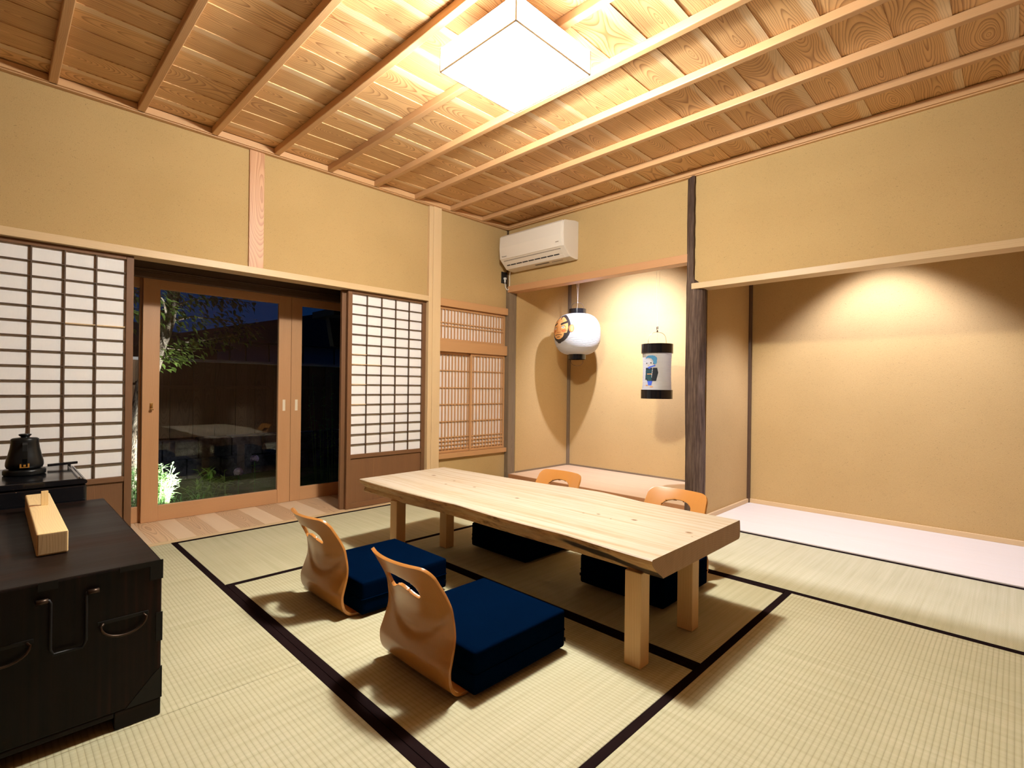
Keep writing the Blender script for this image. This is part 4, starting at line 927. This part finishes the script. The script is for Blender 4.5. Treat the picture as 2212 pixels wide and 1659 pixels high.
# tree
tr = tag(empty('garden_tree', (-1.72, -2.80, GZ)), 'leaning tree just outside the glass, trunk lit white from below', 'tree')
tp = [(-1.66, -2.86, GZ-0.05), (-1.68, -2.83, 0.2), (-1.70, -2.80, 0.6), (-1.74, -2.75, 0.95), (-1.82, -2.66, 1.22), (-1.92, -2.55, 1.55), (-2.00, -2.47, 1.95), (-2.05, -2.38, 2.5)]
b = MB(); b.tube(tp, [0.12, 0.085, 0.078, 0.070, 0.062, 0.055, 0.048, 0.035], 20); setp(b.build('trunk', 'bark', smooth=True), tr)
br = MB(); leaves = []
def branch(pts, r): br.tube(pts, [r*(1-0.75*i/(len(pts)-1)) for i in range(len(pts))], 6)
bl = [[(-1.86, -2.62, 1.32), (-1.92, -2.45, 1.36), (-1.98, -2.25, 1.40), (-2.0, -2.05, 1.45), (-2.0, -1.85, 1.50)],
      [(-1.92, -2.55, 1.55), (-1.95, -2.35, 1.62), (-1.98, -2.10, 1.62), (-2.0, -1.90, 1.60), (-2.0, -1.74, 1.54)],
      [(-1.95, -2.52, 1.70), (-2.0, -2.3, 1.80), (-2.05, -2.05, 1.84), (-2.1, -1.8, 1.84)],
      [(-2.0, -2.47, 1.9), (-1.8, -2.3, 2.0), (-1.7, -2.1, 2.05)], [(-1.92, -2.55, 1.55), (-1.75, -2.62, 1.72), (-1.6, -2.75, 1.85)], [(-2.0, -2.47, 1.9), (-1.9, -2.7, 2.05), (-1.85, -2.95, 2.1)],
      [(-1.80, -2.69, 1.15), (-1.78, -2.58, 1.22), (-1.78, -2.50, 1.25)], [(-1.84, -2.64, 1.3), (-1.95, -2.5, 1.30), (-2.05, -2.30, 1.29)],
      [(-1.90, -2.58, 1.5), (-1.95, -2.8, 1.62), (-2.0, -3.0, 1.72), (-2.0, -3.2, 1.78)], [(-1.9, -2.56, 1.6), (-2.05, -2.75, 1.8), (-2.2, -2.9, 1.9)]]
for p in bl: branch(p, 0.012)
setp(br.build('branches', 'bark', smooth=True), tr)
def leafat(b, p, L, wd, az, pitch):
    d = Vector((math.cos(az)*math.cos(pitch), math.sin(az)*math.cos(pitch), math.sin(pitch))); s = d.cross(Vector((0, 0, 1))).normalized(); u = s.cross(d).normalized(); p = Vector(p)
    rows = [(0, 0.08, 0), (0.25, 0.85, .01), (0.55, 0.9, .0), (1.0, 0.03, -.12)]
    base = len(b.v)
    for (t, w, h) in rows:
        for k in (-1, 0, 1): b.v.append(tuple(p+d*L*t+s*(wd*w*k)+u*(L*h+(wd*0.25*w*abs(k)))))
    for r in range(3):
        for k in range(2): b.face((base+r*3+k, base+r*3+k+1, base+(r+1)*3+k+1, base+(r+1)*3+k), [(0, 0)]*4, (.5, .5))
lf = MB()
for bi, p in enumerate(bl):
    for k in range(170 if bi < 4 or bi > 7 else 60):
        t = random.random()**0.8*(len(p)-1); i = min(int(t), len(p)-2); q = Vector(p[i]).lerp(Vector(p[i+1]), t-i)
        q += Vector((random.gauss(0, .07), random.gauss(0, .06), random.gauss(-.01, .05))); leafat(lf, q, random.uniform(.05, .085), random.uniform(.014, .022), random.uniform(-.3, 2.2), random.uniform(-1.2, 0.1))
setp(lf.build('leaves', 'leaf', smooth=True), tr)
# dwarf bamboo clump at the foot of the tree
def clump(name, c, nst, hmax, rad, Lf, wf, mat, label, cat):
    t = tag(empty(name, (c[0], c[1], GZ)), label, cat); st = MB(); lf = MB()
    for k in range(nst):
        a = random.uniform(0, 2*pi); r = rad*math.sqrt(random.random()); x, y = c[0]+r*math.cos(a), c[1]+r*math.sin(a); h = hmax*random.uniform(.45, 1)
        tip = Vector((x+random.gauss(0, .05), y+random.gauss(0, .05), GZ+h)); st.tube([(x, y, GZ-.02), ((x+tip.x)/2, (y+tip.y)/2, GZ+h*.55), tuple(tip)], [.003, .0025, .0015], 5)
        for q in range(9): leafat(lf, Vector((x, y, GZ)).lerp(tip, random.uniform(.4, 1)), random.uniform(.6, 1)*Lf, wf, random.uniform(0, 2*pi), random.uniform(-.3, .9))
    setp(st.build('stem', mat), t); setp(lf.build('leaves', mat, smooth=True), t); return t
clump('bamboo_grass', (-1.28, -2.80), 85, 0.46, 0.15, 0.085, 0.008, 'bamboo', 'bright green dwarf bamboo lit by the uplight, against the left glass pane', 'plant')
clump('fern_clump', (-1.62, -2.25), 20, 0.30, 0.14, 0.12, 0.012, 'leaf', 'shadowy leafy clump to the right of the lit bamboo', 'plant')
t = tag(MB().box(-1.14, -1.06, -2.36, -2.29, GZ-0.02, GZ+0.05).build('garden_spotlight', 'iron', bevel=0.01), 'small black garden spotlight aimed up at the trunk', 'spotlight')
b = MB()
for k in range(170):
    x, y = random.uniform(-0.94, -0.72), random.uniform(-3.0, -2.2)
    h = random.uniform(.10, .26)*(1 if y < -2.5 else .6); a = random.uniform(0, 2*pi); bx, by = math.cos(a)*h*.5, math.sin(a)*h*.5; w = 0.004; base = len(b.v)
    for (t_, ww) in ((0, 1), (.5, .9), (.85, .5), (1.05, .05)):
        px, py, pz = x+bx*t_**2, y+by*t_**2, GZ+h*math.sin(min(t_, 1)*1.5)
        b.v += [(px-w*ww*math.sin(a), py+w*ww*math.cos(a), pz), (px+w*ww*math.sin(a), py-w*ww*math.cos(a), pz)]
    for r in range(3): b.face((base+2*r, base+2*r+1, base+2*r+3, base+2*r+2), [(0, 0)]*4, (.5, .5))
tag(b.build('grass_blades', 'grass'), 'long grass blades along the foot of the glass door', 'grass', kind='stuff')
def hydrangea(c, label, rr):
    t = tag(empty('hydrangea', (c[0], c[1], GZ)), label, 'flower', 'hydrangea flower heads in the garden'); b = MB()
    for k in range(60):
        a, e_ = random.uniform(0, 2*pi), math.acos(random.uniform(-.5, 1)); n_ = Vector((math.sin(e_)*math.cos(a), math.sin(e_)*math.sin(a), math.cos(e_))); s = n_.orthogonal().normalized(); u = n_.cross(s); p = Vector(c)+n_*rr
        for q in range(4):
            an = q*pi/2+random.random()*.3; d = s*math.cos(an)+u*math.sin(an); w = n_.cross(d)*.007; b.quad([p, p+d*.009+w, p+d*.018, p+d*.009-w])
    setp(b.build('flower_head', 'petal'), t); st = MB(); st.tube([(c[0], c[1], GZ-.02), (c[0]+.01, c[1], (GZ+c[2])/2), tuple(c)], .004, 6); setp(st.build('stem', 'grass'), t)
    lf = MB()
    for k in range(8): leafat(lf, (c[0], c[1], GZ+(c[2]-GZ)*random.uniform(.3, .85)), .065, .026, random.uniform(0, 2*pi), random.uniform(-.4, .5))
    setp(lf.build('leaves', 'leaf', smooth=True), t)
hydrangea((-1.8, -1.963, 0.094), 'lower of the two lilac hydrangea heads seen through the big pane', .042)
hydrangea((-1.8, -1.812, 0.214), 'upper of the two lilac hydrangea heads seen through the big pane', .038)
clump('slender_shrub', (-1.75, -1.02), 14, 1.25, 0.22, 0.06, 0.012, 'leaf', 'slender shrub seen through the right-hand pane, by the screen edge', 'shrub')
b = MB()
for k in range(260):
    x, y = random.uniform(-1.4, -0.8), random.uniform(-1.7, -1.0); r = random.uniform(.01, .022); b.lathe([(r*.4, 0), (r, r*.4), (r*.7, r*.9), (r*.2, r)], (x, y, GZ+0.03), 6)
tag(b.build('gravel', 'stone'), 'patch of pale gravel outside the right-hand pane', 'gravel', kind='stuff')
